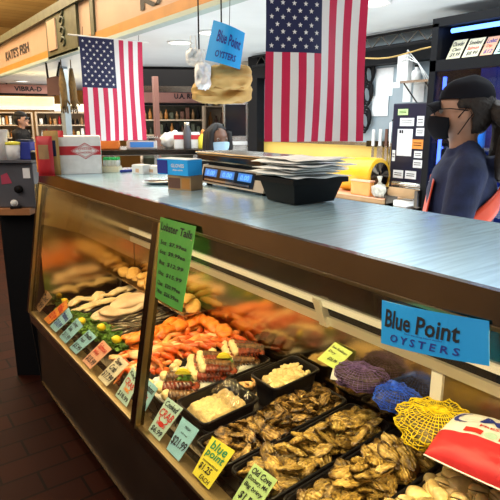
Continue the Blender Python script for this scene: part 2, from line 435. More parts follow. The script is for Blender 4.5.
# fascia above the counter: green beam, cream panels with lettering, ochre band, teal trim
FX = 1.86
def fasc(y0, y1): pass
struct(MB().box((FX - .03, -1.5, CEIL - .012), (FX + .05, 11.5, CEIL + .02)).build('trim_4', 'trim_teal'))
struct(MB().box((FX - .05, -1.5, 2.66), (FX + .05, 11.5, 2.75)).build('trim_5', 'green_beam'))
PY = [onx(50, 45, FX).y, onx(79, 30, FX).y]   # green pilaster between the two sign boards
def board(name, y0, y1, label, txt, tu):
    L = Vector((FX, (y0 + y1) / 2, CEIL + .02)); r = thing(name, label, 'sign', L)
    wpart(MB().box((FX, y0, CEIL + .10), (FX + .04, y1, 2.66)), 'board', 'cream_panel', r)
    wpart(MB().box((FX - .012, y0, CEIL + .02), (FX + .04, y1, CEIL + .10)), 'lower_band', 'orange_band', r)
    mb = MB(); f = lambda u, v: Vector((FX - .006, y0 + (y1 - y0) * (1 - u), CEIL + .10 + (2.66 - CEIL - .10) * v))
    pour(mb, txt, tu, f, 0, 0, .03); wpart(mb, 'lettering', 'ink', r)
    return r
ya = onx(50, 30, FX).y; yb = onx(0, 60, FX).y
ut = lambda px, py, y0, y1: 1 - (onx(px, py, FX).y - y0) / (y1 - y0)
PLO, PHI = min(PY), max(PY)
y0, y1 = PHI + .004, 11.0
board('sign_board', y0, y1, 'cream sign board with short black lettering left of the green pilaster', "KATE'S FISH", (ut(6, 57, y0, y1), ut(29, 47, y0, y1), .22, .62))
y0b, y1b = -1.2, PLO - .004
KV = (onx(142, 11, FX).z - CEIL - .10) / (2.56 - CEIL)
KV = (onx(142, 11, FX).z - CEIL - .10) / (2.66 - CEIL - .10)
board('sign_board', y0b, y1b, 'long cream sign board with large black lettering above the hanging flags', "KATE'S FISH", (ut(141, 8, y0b, y1b), ut(141, 8, y0b, y1b) + .34, KV, KV + .42))
r = thing('pilaster', 'dark green carved pilaster with two narrow cream panels between the two sign boards', 'pilaster', (FX, sum(PY) / 2, CEIL))
wpart(MB().box((FX - .03, PY[0], CEIL), (FX + .05, PY[1] - .02, 2.70), bev=.006), 'post', 'green_beam', r)
pw = PY[1] - PY[0]
py0 = onx(60, 40, FX).y; py1 = onx(52, 40, FX).y
wpart(MB().box((FX - .045, py0, CEIL + .07), (FX - .028, py1, 2.62)), 'inset_panel', 'cream_panel', r)
mb = MB()
for k in range(5):
    z = CEIL + .12 + k * .095
    yc = onx(66, 35, FX).y
    mb.tube([(FX - .035, yc + .06 * math.cos(a), z + .04 * math.sin(a)) for a in [i * .6 for i in range(9)]], .012, 6)
wpart(mb, 'carving', 'green_beam', r)
# second slim panel group right of the pilaster
for (a, b_) in ((78, 93),):
    q0, q1 = onx(b_ + 3, 25, FX).y, onx(a, 30, FX).y
    r = thing('pilaster', 'slim dark green pilaster frame around a narrow cream panel right above the far flag', 'pilaster', (FX, (q0 + q1) / 2, CEIL + .02))
    wpart(MB().box((FX - .02, q0, CEIL + .08), (FX - .001, q0 + .09, 2.66)), 'post', 'green_beam', r)
    wpart(MB().box((FX - .02, q1 - .05, CEIL + .08), (FX - .001, q1, 2.66)), 'post', 'green_beam', r)

# round ceiling lights
for k, (px, py, lab) in enumerate([(180, 42, 'round ceiling light just left of the hanging blue sign'), (292, 17, 'round ceiling light half hidden behind the near flag'),
        (130, 55, 'round ceiling light showing beside the right edge of the far flag'), (372, 2, 'round ceiling light at the top edge right of the near flag'),
        (22, 81, 'round ceiling light at far left under the short sign board'), (212, 32, 'round ceiling light behind the hanging blue sign')]):
    P = onz(px, py, CEIL)
    r = thing('ceiling_light', lab, 'ceiling light', (P.x, P.y, CEIL - .012), 0, 'round canopy lights')
    MB().lathe([(.115, .012), (.115, 0), (.10, 0), (.10, .010)], 28).build('trim_ring', 'white', r)
    MB().lathe([(.10, .008), (.10, .006), (.001, .004)], 28).build('diffuser', 'lamp_disc', r)

# ================================================================== display case
ZT, XF, XB, Y0, Y1 = 1.30, .76, 1.3125, -.75, 2.93
ZS, XS, YM = .5425, .635, 1.525
case = thing('display_case', 'long steel and glass seafood display case with a blue-grey steel counter top', 'display case', (1.0, 1.1, 0))
P = lambda mb, n, m, par=case: wpart(mb, n, m, par)
P(MB().box((XF, Y0, ZT - .012), (XB, Y1, ZT)), 'counter_top', 'steel_top')
P(MB().prism([(XF - .004, Y0, ZT + .001), (XF + .012, Y0, ZT + .001), (XF + .012, Y0, ZT - .052), (XF - .010, Y0, ZT - .052)], (0, Y1 - Y0, 0)), 'front_band', 'steel_brown')
P(MB().box((XF - .014, Y0, ZT - .060), (XF + .012, Y1, ZT - .053)), 'band_lip', 'gold_trim')
P(MB().box((XF + .012, Y1 - .012, ZT - .052), (XB, Y1, ZT - .012)), 'end_band', 'steel')
# front glass
gt = Vector((XF - .004, 0, ZT - .06)); gb = Vector((XS, 0, ZS))
def glassp(y0, y1):
    th = Vector((.006, 0, .001))
    mb = MB(); mb.prism([(gt.x, y0, gt.z), (gb.x, y0, gb.z), (gb.x + th.x, y0, gb.z + th.z), (gt.x + th.x, y0, gt.z + th.z)], (0, y1 - y0, 0))
    return mb
P(glassp(YM + .022, Y1 - .03), 'front_pane', 'pane_glass')
P(glassp(Y0, YM - .022), 'front_pane', 'pane_glass')
def bar(y0, y1, x0, x1, m, n):
    P(MB().prism([(gt.x + x0, y0, gt.z), (gb.x + x0, y0, gb.z), (gb.x + x1, y0, gb.z), (gt.x + x1, y0, gt.z)], (0, y1 - y0, 0)), n, m)
bar(YM - .020, YM + .020, -.012, .020, 'steel_dark', 'mullion')
bar(YM - .026, YM - .020, -.014, .004, 'gold_trim', 'mullion_edge')
bar(Y1 - .035, Y1 + .002, -.012, .03, 'steel_dark', 'end_post')
bar(Y1 - .041, Y1 - .035, -.014, .0, 'gold_trim', 'end_post_edge')
# sill, base
P(MB().box((XS - .006, Y0, ZS - .008), (XS + .012, Y1, ZS + .004)), 'sill_edge', 'gold_trim')
P(MB().prism([(XS - .002, Y0, ZS - .008), (XS + .09, Y0, ZS - .008), (XS + .09, Y0, ZS - .075), (XS + .004, Y0, ZS - .070)], (0, Y1 - Y0, 0)), 'sill', 'steel_brown')
P(MB().box((XS + .03, Y0, .10), (XS + .09, Y1, ZS - .07)), 'front_panel', 'base_panel')
P(MB().box((XS + .024, Y0, .088), (XS + .095, Y1, .10)), 'panel_lip', 'steel_dark')
P(MB().box((.735, Y0, 0), (XB - .05, Y1 - .02, .088)), 'kick_base', 'black')
P(MB().prism([(XS + .03, Y1, .10), (XS, Y1, ZS), (XF, Y1, ZT - .02), (XB, Y1, ZT - .02), (XB, Y1, .10)], (0, .02, 0)), 'end_panel', 'black')
P(MB().box((.72, Y1 - .030, .56), (1.26, Y1 - .025, 1.24)), 'end_mirror', 'mirror_steel')
# deck, step behind the glass, back panel, door tracks
dz = lambda x: .515 + .07 * (x - .7)
P(MB().prism([(XS + .012, Y0, ZS + .002), (.72, Y0, ZS - .012), (.72, Y0, ZS - .03), (XS + .012, Y0, ZS - .03)], (0, Y1 - Y0 - .03, 0)), 'price_ledge', 'ledge_metal')
P(MB().prism([(.70, Y0, dz(.70)), (1.262, Y0, dz(1.262)), (1.262, Y0, dz(1.262) - .02), (.70, Y0, dz(.70) - .02)], (0, Y1 - Y0 - .03, 0)), 'deck', 'deck_metal')
YP = onx(436, 385, 1.25).y
P(MB().box((1.262, YP, .50), (1.272, Y1 - .03, .862)), 'back_panel', 'mirror_steel')
P(MB().box((1.262, Y0, .50), (1.272, YP, .862)), 'back_panel', 'gold_trim')
P(MB().box((1.250, YP - .018, .55), (1.266, YP + .018, .862)), 'panel_stile', 'white')
P(MB().box((1.240, Y0, .862), (1.275, Y1 - .03, .892)), 'lower_track', 'alu')
P(MB().box((1.254, Y0, .892), (1.275, Y1 - .03, .925)), 'track_slot', 'black')
P(MB().box((1.236, Y0, .925), (1.262, Y1 - .03, .946)), 'door_rail', 'white')
P(MB().box((1.250, Y0, .946), (1.256, Y1 - .03, ZT - .013)), 'sliding_door', 'door_glass')
P(MB().box((1.300, Y0, .10), (XB, Y1, ZT - .012)), 'rear_panel', 'steel_dark')
ys = onx(322, 318, 1.22).y
P(MB().prism([(1.225, ys + .06, .945), (1.225, ys + .025, .945), (1.225, ys - .02, .86), (1.225, ys + .015, .86)], (.03, 0, 0)), 'door_bracket', 'alu')
for yv in (.9, 2.2): P(MB().box((1.243, yv - .018, .946), (1.262, yv + .018, ZT - .013)), 'door_stile', 'steel_brown')
tb = MB(); tb.tube([(.90, -.4, 1.262), (.90, Y1 - .1, 1.262)], .013, 10); P(tb, 'light_tube', 'lamp_disc')
P(MB().box((.868, Y0, 1.276), (.932, Y1 - .04, 1.288)), 'light_fitting', 'white')
for yv in (.75, 1.9, 2.55): P(MB().box((XF + .02, yv - .012, 1.268), (1.25, yv + .012, 1.287)), 'top_bracket', 'gold_trim')
# ================================================================== seafood on the deck
def dpt(u, y, h=0): return Vector((u, y, dz(u) + h))
def rr(a, b): return random.uniform(a, b)
def pan(y0, y1, x0, x1, h, label, name='black_pan', cat='pan', m='black_plastic', base=0.0, group=None, rim=.010):
    L = dpt((x0 + x1) / 2, (y0 + y1) / 2, base); r = thing(name, label, cat, L, 0, group)
    ins = .012; cr = .022
    def loop(i, hh):
        pts = []
        for (cx, cy, a0) in ((x1 - i - cr, y1 - i - cr, 0), (x0 + i + cr, y1 - i - cr, 90), (x0 + i + cr, y0 + i + cr, 180), (x1 - i - cr, y0 + i + cr, 270)):
            for k in range(5):
                a = R(a0 + k * 22.5); x = cx + cr * math.cos(a); y = cy + cr * math.sin(a); pts.append((x, y, dz(x) + base + hh))
        return pts
    mb = MB(); prof = [(ins + .012, .001), (ins * .6, h - .004), (0, h - .004), (0, h), (rim, h), (rim + .008, .006)]
    rings = [[mb.b.verts.new(p) for p in loop(*q)] for q in prof]
    for a, c in zip(rings, rings[1:]):
        for k in range(20): mb.b.faces.new((a[k], a[(k + 1) % 20], c[(k + 1) % 20], c[k]))
    mb.b.faces.new(rings[0][::-1]); mb.b.faces.new(rings[-1])
    for f in mb.b.faces: f.smooth = False
    wpart(mb, 'tray', m, r)
    mb = MB(); lp = loop(.003, h + .002); mb.tube(lp + [lp[0]], .0042, 6, cap=False); wpart(mb, 'rim', m, r)
    return r
def bed(y0, y1, x0, x1, h, name, m, label, cat, amp=.006, sc=40, kind='stuff', n=46, seed=0, dome=.0):
    mb = MB()
    def f(u, v):
        x = x0 + (x1 - x0) * u; y = y0 + (y1 - y0) * v
        e = min(1, 8 * min(u, 1 - u), 8 * min(v, 1 - v))
        return Vector((x, y, dz(x) + h * (.35 + .65 * e) + e * amp * noise.noise(Vector((x * sc, y * sc, seed))) + e * amp * .6 * noise.noise(Vector((x * sc * 2.3, y * sc * 2.3, seed + 5))) + dome * e * math.sin(u * math.pi) * math.sin(v * math.pi)))
    mb.grid(f, int(n * (x1 - x0) / .3) + 8, int(n * (y1 - y0) / .3) + 8)
    # skirt down to the pan
    o = wthing(mb, name, m, label, cat)
    if kind: o['kind'] = kind
    return o

# ---- oysters
def oyster_mesh(seed, m):
    rnd = random.Random(seed); mb = MB(); el = rnd.uniform(.85, 1.18); asym = rnd.uniform(-.35, .35); cup = rnd.uniform(.15, .5)
    def outline(a):
        return 1 + .17 * noise.noise(Vector((math.cos(a) * 1.3 + seed * 3, math.sin(a) * 1.3, seed))) + .09 * noise.noise(Vector((math.cos(a) * 5 + seed, math.sin(a) * 5, seed)))
    def pos(rad, a, z):
        o = outline(a); x = math.cos(a) * rad * o; y = math.sin(a) * rad * o
        tp = 1 - .36 * max(0, x); 
        return Vector((x * .047 * el, (y * tp + asym * .22 * x * x) * .0325, z))
    def shellsurf(top):
        def f(u, v):      # u around, v from rim (0) to umbo (1): stepped growth plates
            a = u * 2 * math.pi; rad = 1 - v * .98
            st = math.floor(v * 5 + .35 * noise.noise(Vector((math.cos(a) * 2, math.sin(a) * 2, seed + 4)))) / 5
            z = max(0, .6 * v + .4 * st) ** .75 * .013 + .0035 * noise.noise(Vector((math.cos(a) * rad * 4, math.sin(a) * rad * 4, seed + 9)))
            fr = .004 * noise.noise(Vector((math.cos(a) * 4, math.sin(a) * 4, seed + 2))) * (1 - v)
            p = pos(rad, a, 0); z = z if top else -.8 * z
            return Vector((p.x, p.y, z + fr + cup * (p.x ** 2 + p.y ** 2) * 3 * (1 if top else 1) + (.0012 if top else -.0008)))
        return f
    mb.grid(shellsurf(True), 34, 14, closed_u=True); mb.grid(shellsurf(False), 34, 8, closed_u=True)
    bmesh.ops.remove_doubles(mb.b, verts=mb.b.verts[:], dist=.0004)
    return mb.mesh('oyster', m)
OY = {m: [oyster_mesh(i + (20 if m == 'oyster_dark' else 0), m) for i in range(6)] for m in ('oyster_shell', 'oyster_dark')}
def heap(meshes, n, y0, y1, x0, x1, h0, dome, label, group, name, cat, dmin, sc=(.85, 1.15), tilt=.5, clear=(), second=.36):
    pts = []; cand = 0
    def H(x, y):
        u = (x - x0) / (x1 - x0); v = (y - y0) / (y1 - y0)
        return h0 + dome * (math.sin(math.pi * min(max(u, 0), 1)) ** .6) * (math.sin(math.pi * min(max(v, 0), 1)) ** .6)
    while len(pts) < n and cand < 6000:
        cand += 1; x = rr(x0, x1); y = rr(y0, y1)
        lay = 0 if len(pts) < n * (1 - second) else 1
        d = dmin * (1 if lay == 0 else 1.0)
        if any(p[2] == lay and math.hypot(p[0] - x, p[1] - y) < d for p in pts): 
            if cand < 3000 or lay == 1: continue
            if any(p[2] == lay and math.hypot(p[0] - x, p[1] - y) < d * .75 for p in pts): continue
        pts.append((x, y, lay))
    for x, y, lay in pts:
        o = bpy.data.objects.new(name, random.choice(meshes)); COL.objects.link(o)
        s = rr(*sc); o.scale = (s, s * rr(.9, 1.1), s * rr(.9, 1.25))
        o.location = (x, y, dz(x) + H(x, y) + lay * .020 + rr(-.006, .008))
        o.rotation_euler = (rr(-tilt, tilt), rr(-tilt, tilt) + .05, rr(0, 6.28))
        tag(o, label, cat, group)
    return pts
X0, X1 = .765, 1.245
pan(1.105, 1.272, X0 - .045, X1, .062, 'black pan of small dark oysters behind the yellow price card')
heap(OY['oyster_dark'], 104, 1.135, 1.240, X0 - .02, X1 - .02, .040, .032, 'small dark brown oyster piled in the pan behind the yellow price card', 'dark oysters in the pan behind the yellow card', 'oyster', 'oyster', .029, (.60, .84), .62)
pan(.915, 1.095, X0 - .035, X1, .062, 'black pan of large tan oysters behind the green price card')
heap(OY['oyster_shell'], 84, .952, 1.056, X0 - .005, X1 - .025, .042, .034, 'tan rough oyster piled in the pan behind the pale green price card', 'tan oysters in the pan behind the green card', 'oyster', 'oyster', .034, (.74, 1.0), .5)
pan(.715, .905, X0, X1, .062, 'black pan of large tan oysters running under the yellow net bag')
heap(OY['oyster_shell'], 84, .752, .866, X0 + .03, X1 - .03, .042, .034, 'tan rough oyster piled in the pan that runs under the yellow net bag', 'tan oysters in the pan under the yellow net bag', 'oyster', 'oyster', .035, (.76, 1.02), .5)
# ---- clams
def clam_mesh(seed):
    mb = MB()
    def fn(p):
        tp = 1 - .22 * p.x; e = (1 - abs(p.z)) 
        return Vector((p.x, p.y * tp - .16 * p.x * p.x, p.z * (1 + .12 * math.sin(p.x * 14)) if abs(p.z) > .05 else p.z))
    mb.ball((0, 0, .0015), (.032, .025, .0165), 3, lambda p: fn(Vector((p.x, p.y, max(p.z, -.02)))))
    mb.ball((0, 0, -.0015), (.032, .025, .0165), 3, lambda p: fn(Vector((p.x, p.y, min(p.z, .02)))))
    return mb.mesh('clam', 'clam_shell')
CL = [clam_mesh(0), clam_mesh(1)]
pan(.505, .705, .90, X1, .062, 'black pan of smooth clams in front of the red and white printed bag')
heap(CL, 62, .525, .690, .925, X1 - .03, .046, .022, 'smooth tan clam piled in the pan below the red and white printed bag', 'clams in the pan below the printed bag', 'clam', 'clam', .035, (.85, 1.1), .7)

# ---- mesh bags
def netbag(name, label, px, py, X, rx, ry, rz_, rot, core, net, seed, tail=None, top=None):
    base = onx(px, py, X) - Vector((0, 0, rz_ * .8)); r = thing(name, label, 'net bag', base, rot)
    def surf(g):
        def f(u, v):
            a = u * 2 * math.pi; b = (v - .5) * math.pi
            p = Vector((math.cos(a) * math.cos(b), math.sin(a) * math.cos(b), math.sin(b)))
            lump = 1 + .20 * noise.noise(p * 2.0 + Vector((seed, 0, 0))) + .30 * abs(noise.noise(p * 4.2 + Vector((0, seed, 0)))) + .10 * noise.noise(p * 8)
            q = Vector((p.x * rx, p.y * ry, p.z * rz_)) * lump * g
            q.z = max(q.z + rz_ * .8, .002)
            return q
        return f
    MB().grid(surf(.97), 40, 22, closed_u=True).build('contents', core, r)
    mb = MB(); mb.grid(surf(1.015), *((46, 24) if net == 'net_yellow' else (34, 18)), closed_u=True); o = mb.build('netting', net, r)
    md = o.modifiers.new('net', 'WIREFRAME'); md.thickness = .0024 if net != 'net_yellow' else .0036; md.use_replace = True; md.use_even_offset = False
    if tail:
        mb = MB(); pts = [Vector(tail[0])]
        mb.tube([Vector(p) for p in tail], [.012, .006, .010, .016][:len(tail)], 8); mb.build('tied_end', net, r)
    return r
netbag('net_bag', 'purple net bag of shellfish at the back of the dark oyster pan', 361, 377, 1.20, .066, .082, .034, R(20), 'bag_dark', 'net_purple', 3)
netbag('net_bag', 'blue net bag of shellfish between the purple bag and the yellow bag', 398, 398, 1.205, .062, .070, .032, R(-15), 'bag_navy', 'net_blue', 8, [(0, .02, .06), (.02, .05, .05), (.03, .08, .03)])
netbag('net_bag', 'bright yellow net bag of oysters lying over the tan oyster pan', 437, 424, 1.185, .100, .100, .044, R(35), 'bag_olive', 'net_yellow', 13, [(-.06, -.03, .03), (-.085, -.045, .02), (-.11, -.05, .008)])

# ---- red and white printed bag (slumped pillow, print follows the cloth)
def pillow(name, label, cat, loc, rot, sx, sy, th, mats, zone, prints=(), seam=None):
    r = thing(name, label, cat, loc, 0); T = rot.to_4x4()
    def top(u, v):
        x = u * 2 - 1; y = v * 2 - 1
        e = (max(0, 1 - abs(x) ** 3.2) * max(0, 1 - abs(y) ** 3.2)) ** .55
        pin = 1 - .06 * (1 - e)
        return Vector((x * sx * (1 - .05 * y * y), y * sy * (1 - .05 * x * x), th * e * (1 + .10 * noise.noise(Vector((x * 2.6, y * 2.6, 4))) + .06 * noise.noise(Vector((x * 6, y * 6, 2))))))
    mb = MB(); n = 40
    vt = [[mb.b.verts.new(T @ top(i / n, j / n)) for j in range(n + 1)] for i in range(n + 1)]
    vb = [[mb.b.verts.new(T @ (lambda q: Vector((q.x, q.y, -.55 * q.z - .0006)))(top(i / n, j / n))) for j in range(n + 1)] for i in range(n + 1)]
    for i in range(n):
        for j in range(n):
            f = mb.b.faces.new((vt[i][j], vt[i + 1][j], vt[i + 1][j + 1], vt[i][j + 1])); f.smooth = True; f.material_index = zone((i + .5) / n, (j + .5) / n)
            f = mb.b.faces.new((vb[i][j + 1], vb[i + 1][j + 1], vb[i + 1][j], vb[i][j])); f.smooth = True; f.material_index = zone((i + .5) / n, (j + .5) / n)
    for i in range(n):
        for a, c in (((i, 0), (i + 1, 0)), ((i, n), (i + 1, n)), ((0, i), (0, i + 1)), ((n, i), (n, i + 1))):
            f = mb.b.faces.new((vt[a[0]][a[1]], vt[c[0]][c[1]], vb[c[0]][c[1]], vb[a[0]][a[1]])); f.material_index = zone(a[0] / n, a[1] / n)
    mb.build('sack', mats, r)
    if seam:
        mb = MB(); pts = [T @ (top(i / 30, 0) + Vector((0, -.001, 0))) for i in range(31)]; mb.tube(pts, .0022, 6); mb.build('seam', seam, r)
    return r, (lambda u, v: T @ (top(u, v) + Vector((0, 0, .0022)))), T
# axes of the bag: long side runs to the right along -Y, its red foot faces the glass
bx = Vector((.10, -.99, .06)).normalized(); by = Vector((.96, .10, .17)); by = (by - bx * by.dot(bx)).normalized(); bz = bx.cross(by)
BR_ = Matrix((bx, by, bz)).transposed()
BL_ = Vector((1.155, .515, .766))
bagr, bagf, BT = pillow('printed_shellfish_bag', 'red and white printed bag of clams lying at the right behind the clam pan', 'bag', BL_, BR_, .175, .105, .050, ['red', 'white'], lambda u, v: 0 if (v < .40 or v > .90) else 1, seam='flag_white')
mb = MB(); pour(mb, 'MAINE', (.26, .95, .66, .82), bagf, 0, .1, .03); mb.build('lettering', 'ink_blue', bagr)
mb = MB(); N = 22
for k in range(N):   # blue crescent before the letters
    a0, a1 = R(60 + k * 250 / N), R(60 + (k + 1) * 250 / N)
    w0, w1 = [.030 * math.sin(math.pi * q / N) + .004 for q in (k, k + 1)]
    pt = lambda a, rad: bagf(.135 + rad * math.cos(a), .70 + rad * 1.5 * math.sin(a))
    mb.face([pt(a0, .075), pt(a1, .075), pt(a1, .075 - w1), pt(a0, .075 - w0)])
mb.build('crescent_print', 'ink_blue', bagr)
mb = MB(); pour(mb, 'FRESH SHELLFISH', (.28, .80, .585, .625), bagf, 0, 0, .02); mb.build('lettering', 'ink_red', bagr)
mb = MB(); 
for a, c in ((.20, .33), (.45, .60)):
    for q in range(6):
        u0, u1 = a + (c - a) * q / 6, a + (c - a) * (q + 1) / 6; s = .03 * math.sin(q / 6 * 3.14); s1 = .03 * math.sin((q + 1) / 6 * 3.14)
        mb.face([bagf(u0, .43 + s * .4), bagf(u1, .43 + s1 * .4), bagf(u1, .52 + s1 * .4), bagf(u0, .52 + s * .4)])
mb.build('ribbon_print', 'ink_red', bagr)
mb = MB(); mb.face([bagf(.39 + .045 * math.cos(k * .393), .475 + .065 * math.sin(k * .393)) for k in range(16)]); mb.build('seal_print', 'card_mint', bagr)

# ---- tubs inside a long black pan
pan(1.280, 1.520, .775, X1, .050, 'long black pan holding the two small tubs of prepared seafood')
def tub(y0, y1, x0, x1, label, fill, flabel, fname, amp, bs):
    pan(y0, y1, x0, x1, .062 + bs - .006, label, 'black_tub', 'tub', 'black_plastic', .006, None, .009)
    return bed(y0 + .017, y1 - .017, x0 + .017, x1 - .017, .054 + bs, fname, fill, flabel, 'seafood', amp, 45, n=60)
tub(1.288, 1.482, .765, 1.0, 'black tub of minced clam half under crumpled clear wrap', 'minced', 'minced clam filling the front black tub', 'minced_clam', .010, .022)
tub(1.255, 1.410, 1.035, 1.255, 'black tub of scallops right beside the lime green back card', 'minced', 'pale scallop meat bed in the rear black tub', 'scallop_meat', .006, .054)
for k in range(52):
    x, y = rr(1.060, 1.232), rr(1.280, 1.386)
    mb = MB(); mb.ball((0, 0, 0), (rr(.009, .014), rr(.009, .012), .006), 2, lambda p: p * (1 + .2 * noise.noise(p * 3 + Vector((k, 0, 0)))))
    o = mb.build('scallop', 'scallop'); o.location = (x, y, dz(x) + .105 + rr(-.002, .003)); o.rotation_euler = (rr(-.5, .5), rr(-.5, .5), rr(0, 6))
    tag(o, 'small pale scallop in the rear black tub beside the lime card', 'scallop', 'scallops in the rear black tub')
mb = MB()
def wrapf(u, v):
    x = .885 + .095 * u; y = 1.298 + .145 * v; e = math.sin(math.pi * u) ** .5 * math.sin(math.pi * v) ** .5
    return Vector((x, y, dz(x) + .090 + .050 * e + .020 * noise.noise(Vector((x * 45, y * 45, 3))) + .012 * noise.noise(Vector((x * 90, y * 90, 8)))))
mb.grid(wrapf, 26, 26); wthing(mb, 'plastic_wrap', 'wrap', 'crumpled clear plastic wrap bunched over the tub of minced clam', 'plastic wrap')
def shrimp(x, y, h, rz, s, label, group):
    mb = MB(); pts = []; rad = []
    for k in range(9):
        a = R(-30 + k * 26); pts.append((.026 * math.cos(a), .026 * math.sin(a), .004 * math.sin(k))); rad.append(.0095 * (1 - k / 11))
    mb.tube(pts, rad, 8); r = thing('shrimp', label, 'shrimp', (x, y, dz(x) + h), rz, group); r.scale = (s, s, s); r.rotation_euler[0] = .1
    mb.build('body', 'shrimp', r)
    mb = MB(); p = Vector(pts[-1]); mb.prism([p, p + Vector((-.006, -.014, .004)), p + Vector((.006, -.016, .004))], (0, 0, .002)); mb.build('tail', 'crab_orange', r)
for k in range(9):
    shrimp(.80 + .022 * k, 1.480 + rr(-.022, .012), .030 + rr(0, .012), rr(0, 6), rr(.85, 1.15), 'peeled orange shrimp along the pan edge behind the minced clam tub', 'shrimp behind the minced clam tub')
for k in range(7):
    shrimp(1.03 + .026 * k, 1.475 + rr(-.020, .010), .030 + rr(0, .012), rr(0, 6), rr(.85, 1.15), 'peeled orange shrimp along the pan edge behind the scallop tub', 'shrimp behind the scallop tub')

# ---- lobster tails on ice
pan(1.530, 1.785, X0 - .02, X1, .052, 'wide black pan of crushed ice under the lobster tails')
bed(1.545, 1.772, X0, X1 - .015, .050, 'crushed_ice', 'ice', 'crushed ice bed under the lobster tails', 'ice', .010, 60)
def lobster(x, y, h, rz, s, m, label, group=None, tilt=0):
    r = thing('lobster_tail', label, 'lobster tail', (x, y, dz(x) + h), rz, group); r.scale = (s * 1.12, s * 1.4, s * 1.25); r.rotation_euler[1] = tilt
    mb = MB(); n = 7
    for k in range(n):     # overlapping ring plates
        x0 = .012 + k * .0125; rad = .0205 * (1 - .055 * k)
        mb.tube([(x0, 0, 0), (x0 + .004, 0, 0), (x0 + .013, 0, 0), (x0 + .0165, 0, -.001)], [rad * .94, rad * 1.06, rad * 1.0, rad * .82], 14, .72)
        for sgn in (-1, 1):
            mb.tube([(x0 + .006, sgn * rad * .85, -.004), (x0 + .010, sgn * rad * 1.14, -.009), (x0 + .013, sgn * rad * 1.16, -.012)], [.004, .003, .001], 6)
    mb.build('shell', m, r)
    mb = MB(); mb.ball((.002, 0, .001), (.017, .0185, .0155), 3, lambda p: p * (1 + .22 * noise.noise(p * 2.5 + Vector((x * 50, y * 50, 0)))))
    mb.build('meat', 'lob_meat', r)
    mb = MB()
    for a in (-40, -20, 0, 20, 40):
        d = Vector((math.cos(R(a)), math.sin(R(a)), -.1)); q = Vector((.098, 0, -.003))
        mb.tube([q, q + d * .012, q + d * .024, q + d * .030], [.004, .008, .008, .004], 8, .3)
    mb.build('tail_fan', m, r)
    return r
A = R(-36)
lobster(.775, 1.615, .076, A, 1.05, 'lob_red', 'red lobster tail at the glass end of the ice with cream meat', tilt=-.1)
lobster(.772, 1.565, .070, A, .95, 'lob_brown', 'mottled brown lobster tail in front of the red one on ice')
lobster(.835, 1.700, .066, A, .9, 'lob_brown', 'dark lobster tail lying behind the red one near the crab pan')
gl = 'dark lobster tail in the middle cluster on ice beside the first lemon garnish'
for k, (x, y) in enumerate([(.985, 1.745), (.965, 1.715), (.948, 1.682), (.935, 1.650), (.925, 1.617), (1.01, 1.715), (.99, 1.680), (.975, 1.645), (.96, 1.61)]):
    lobster(x, y, .068 + (.020 if k > 4 else 0), A + rr(-.1, .1), rr(.9, 1.02), 'lob_brown' if k % 2 else 'lob_red', gl, 'middle lobster tails')
gl = 'dark lobster tail in the rear cluster on ice by the back panel'
for k, (x, y) in enumerate([(1.160, 1.755), (1.140, 1.725), (1.125, 1.692), (1.11, 1.660), (1.10, 1.628), (1.165, 1.71), (1.15, 1.675), (1.135, 1.64)]):
    lobster(x, y, .068 + (.020 if k > 4 else 0), A + rr(-.1, .1), rr(.85, .95), 'lob_red' if k % 2 else 'lob_brown', gl, 'rear lobster tails')
# cream meat lumps between the clusters
for k, (x, y) in enumerate([(.745, 1.66), (.765, 1.69), (.925, 1.755), (.90, 1.735), (.895, 1.70), (.905, 1.665), (1.09, 1.745), (1.075, 1.71), (1.09, 1.67)]):
    mb = MB(); mb.ball((0, 0, 0), (.019, .016, .014), 3, lambda p: p * (1 + .35 * noise.noise(p * 2.2 + Vector((k * 4, 1, 0)))))
    o = mb.build('lobster_claw_meat', 'lob_meat'); o.location = (x, y, dz(x) + .068); o.rotation_euler = (rr(-.4, .4), 0, rr(0, 6))
    tag(o, 'cream lump of shelled lobster meat beside the tails on ice', 'lobster meat', 'lobster meat lumps on ice')

# ---- kale and lemons
def kale_mesh(seed, R0=.045, leaves=11):
    rnd = random.Random(seed); mb = MB()
    for k in range(leaves):
        a = rnd.uniform(0, 6.28); el = rnd.uniform(.1, 1.2); L = R0 * rnd.uniform(.75, 1.15); W = R0 * rnd.uniform(.35, .55)
        d = Vector((math.cos(a) * math.cos(el), math.sin(a) * math.cos(el), math.sin(el))); s = Vector((-math.sin(a), math.cos(a), 0)); n = d.cross(s)
        ph = rnd.uniform(0, 6)
        def f(u, v):
            t = v * 2 - 1; ww = W * (u ** .5) * (1.25 - .55 * u); ruf = .012 * u * abs(t) ** 1.5 * math.sin(t * 13 + u * 9 + ph) 
            return d * L * u + s * ww * t + n * (ruf + .35 * L * u * u * -.6 + .006 * math.sin(u * 14 + ph))
        mb.grid(f, 7, 12)
    return mb.mesh('kale_bunch', 'kale')
KM = [kale_mesh(i) for i in range(4)]
def kale(x, y, h, s, label, group=None):
    o = bpy.data.objects.new('kale_bunch', random.choice(KM)); COL.objects.link(o); o.location = (x, y, dz(x) + h); o.scale = (s, s, s * .9)
    o.rotation_euler = (rr(-.2, .2), rr(-.2, .2), rr(0, 6)); tag(o, label, 'kale garnish', group)
def lemon(x, y, h, label, s=1):
    r = thing('lemon', label, 'lemon', (x, y, dz(x) + h), rr(0, 6)); r.scale = (s, s, s); r.rotation_euler[1] = rr(-.3, .3)
    MB().lathe([(.001, -.026), (.005, -.023), (.013, -.017), (.0185, -.006), (.019, .004), (.014, .016), (.006, .022), (.004, .026), (.001, .028)], 18, Matrix.Rotation(R(80), 4, 'Y')).build('rind', 'lemon', r)
    mb = MB(); mb.tube([(.027, 0, .005), (.031, 0, .006)], .003, 6); mb.build('stem_end', 'kale', r)
lab = 'curly green kale bunch in the long row behind the blue and pink price cards'
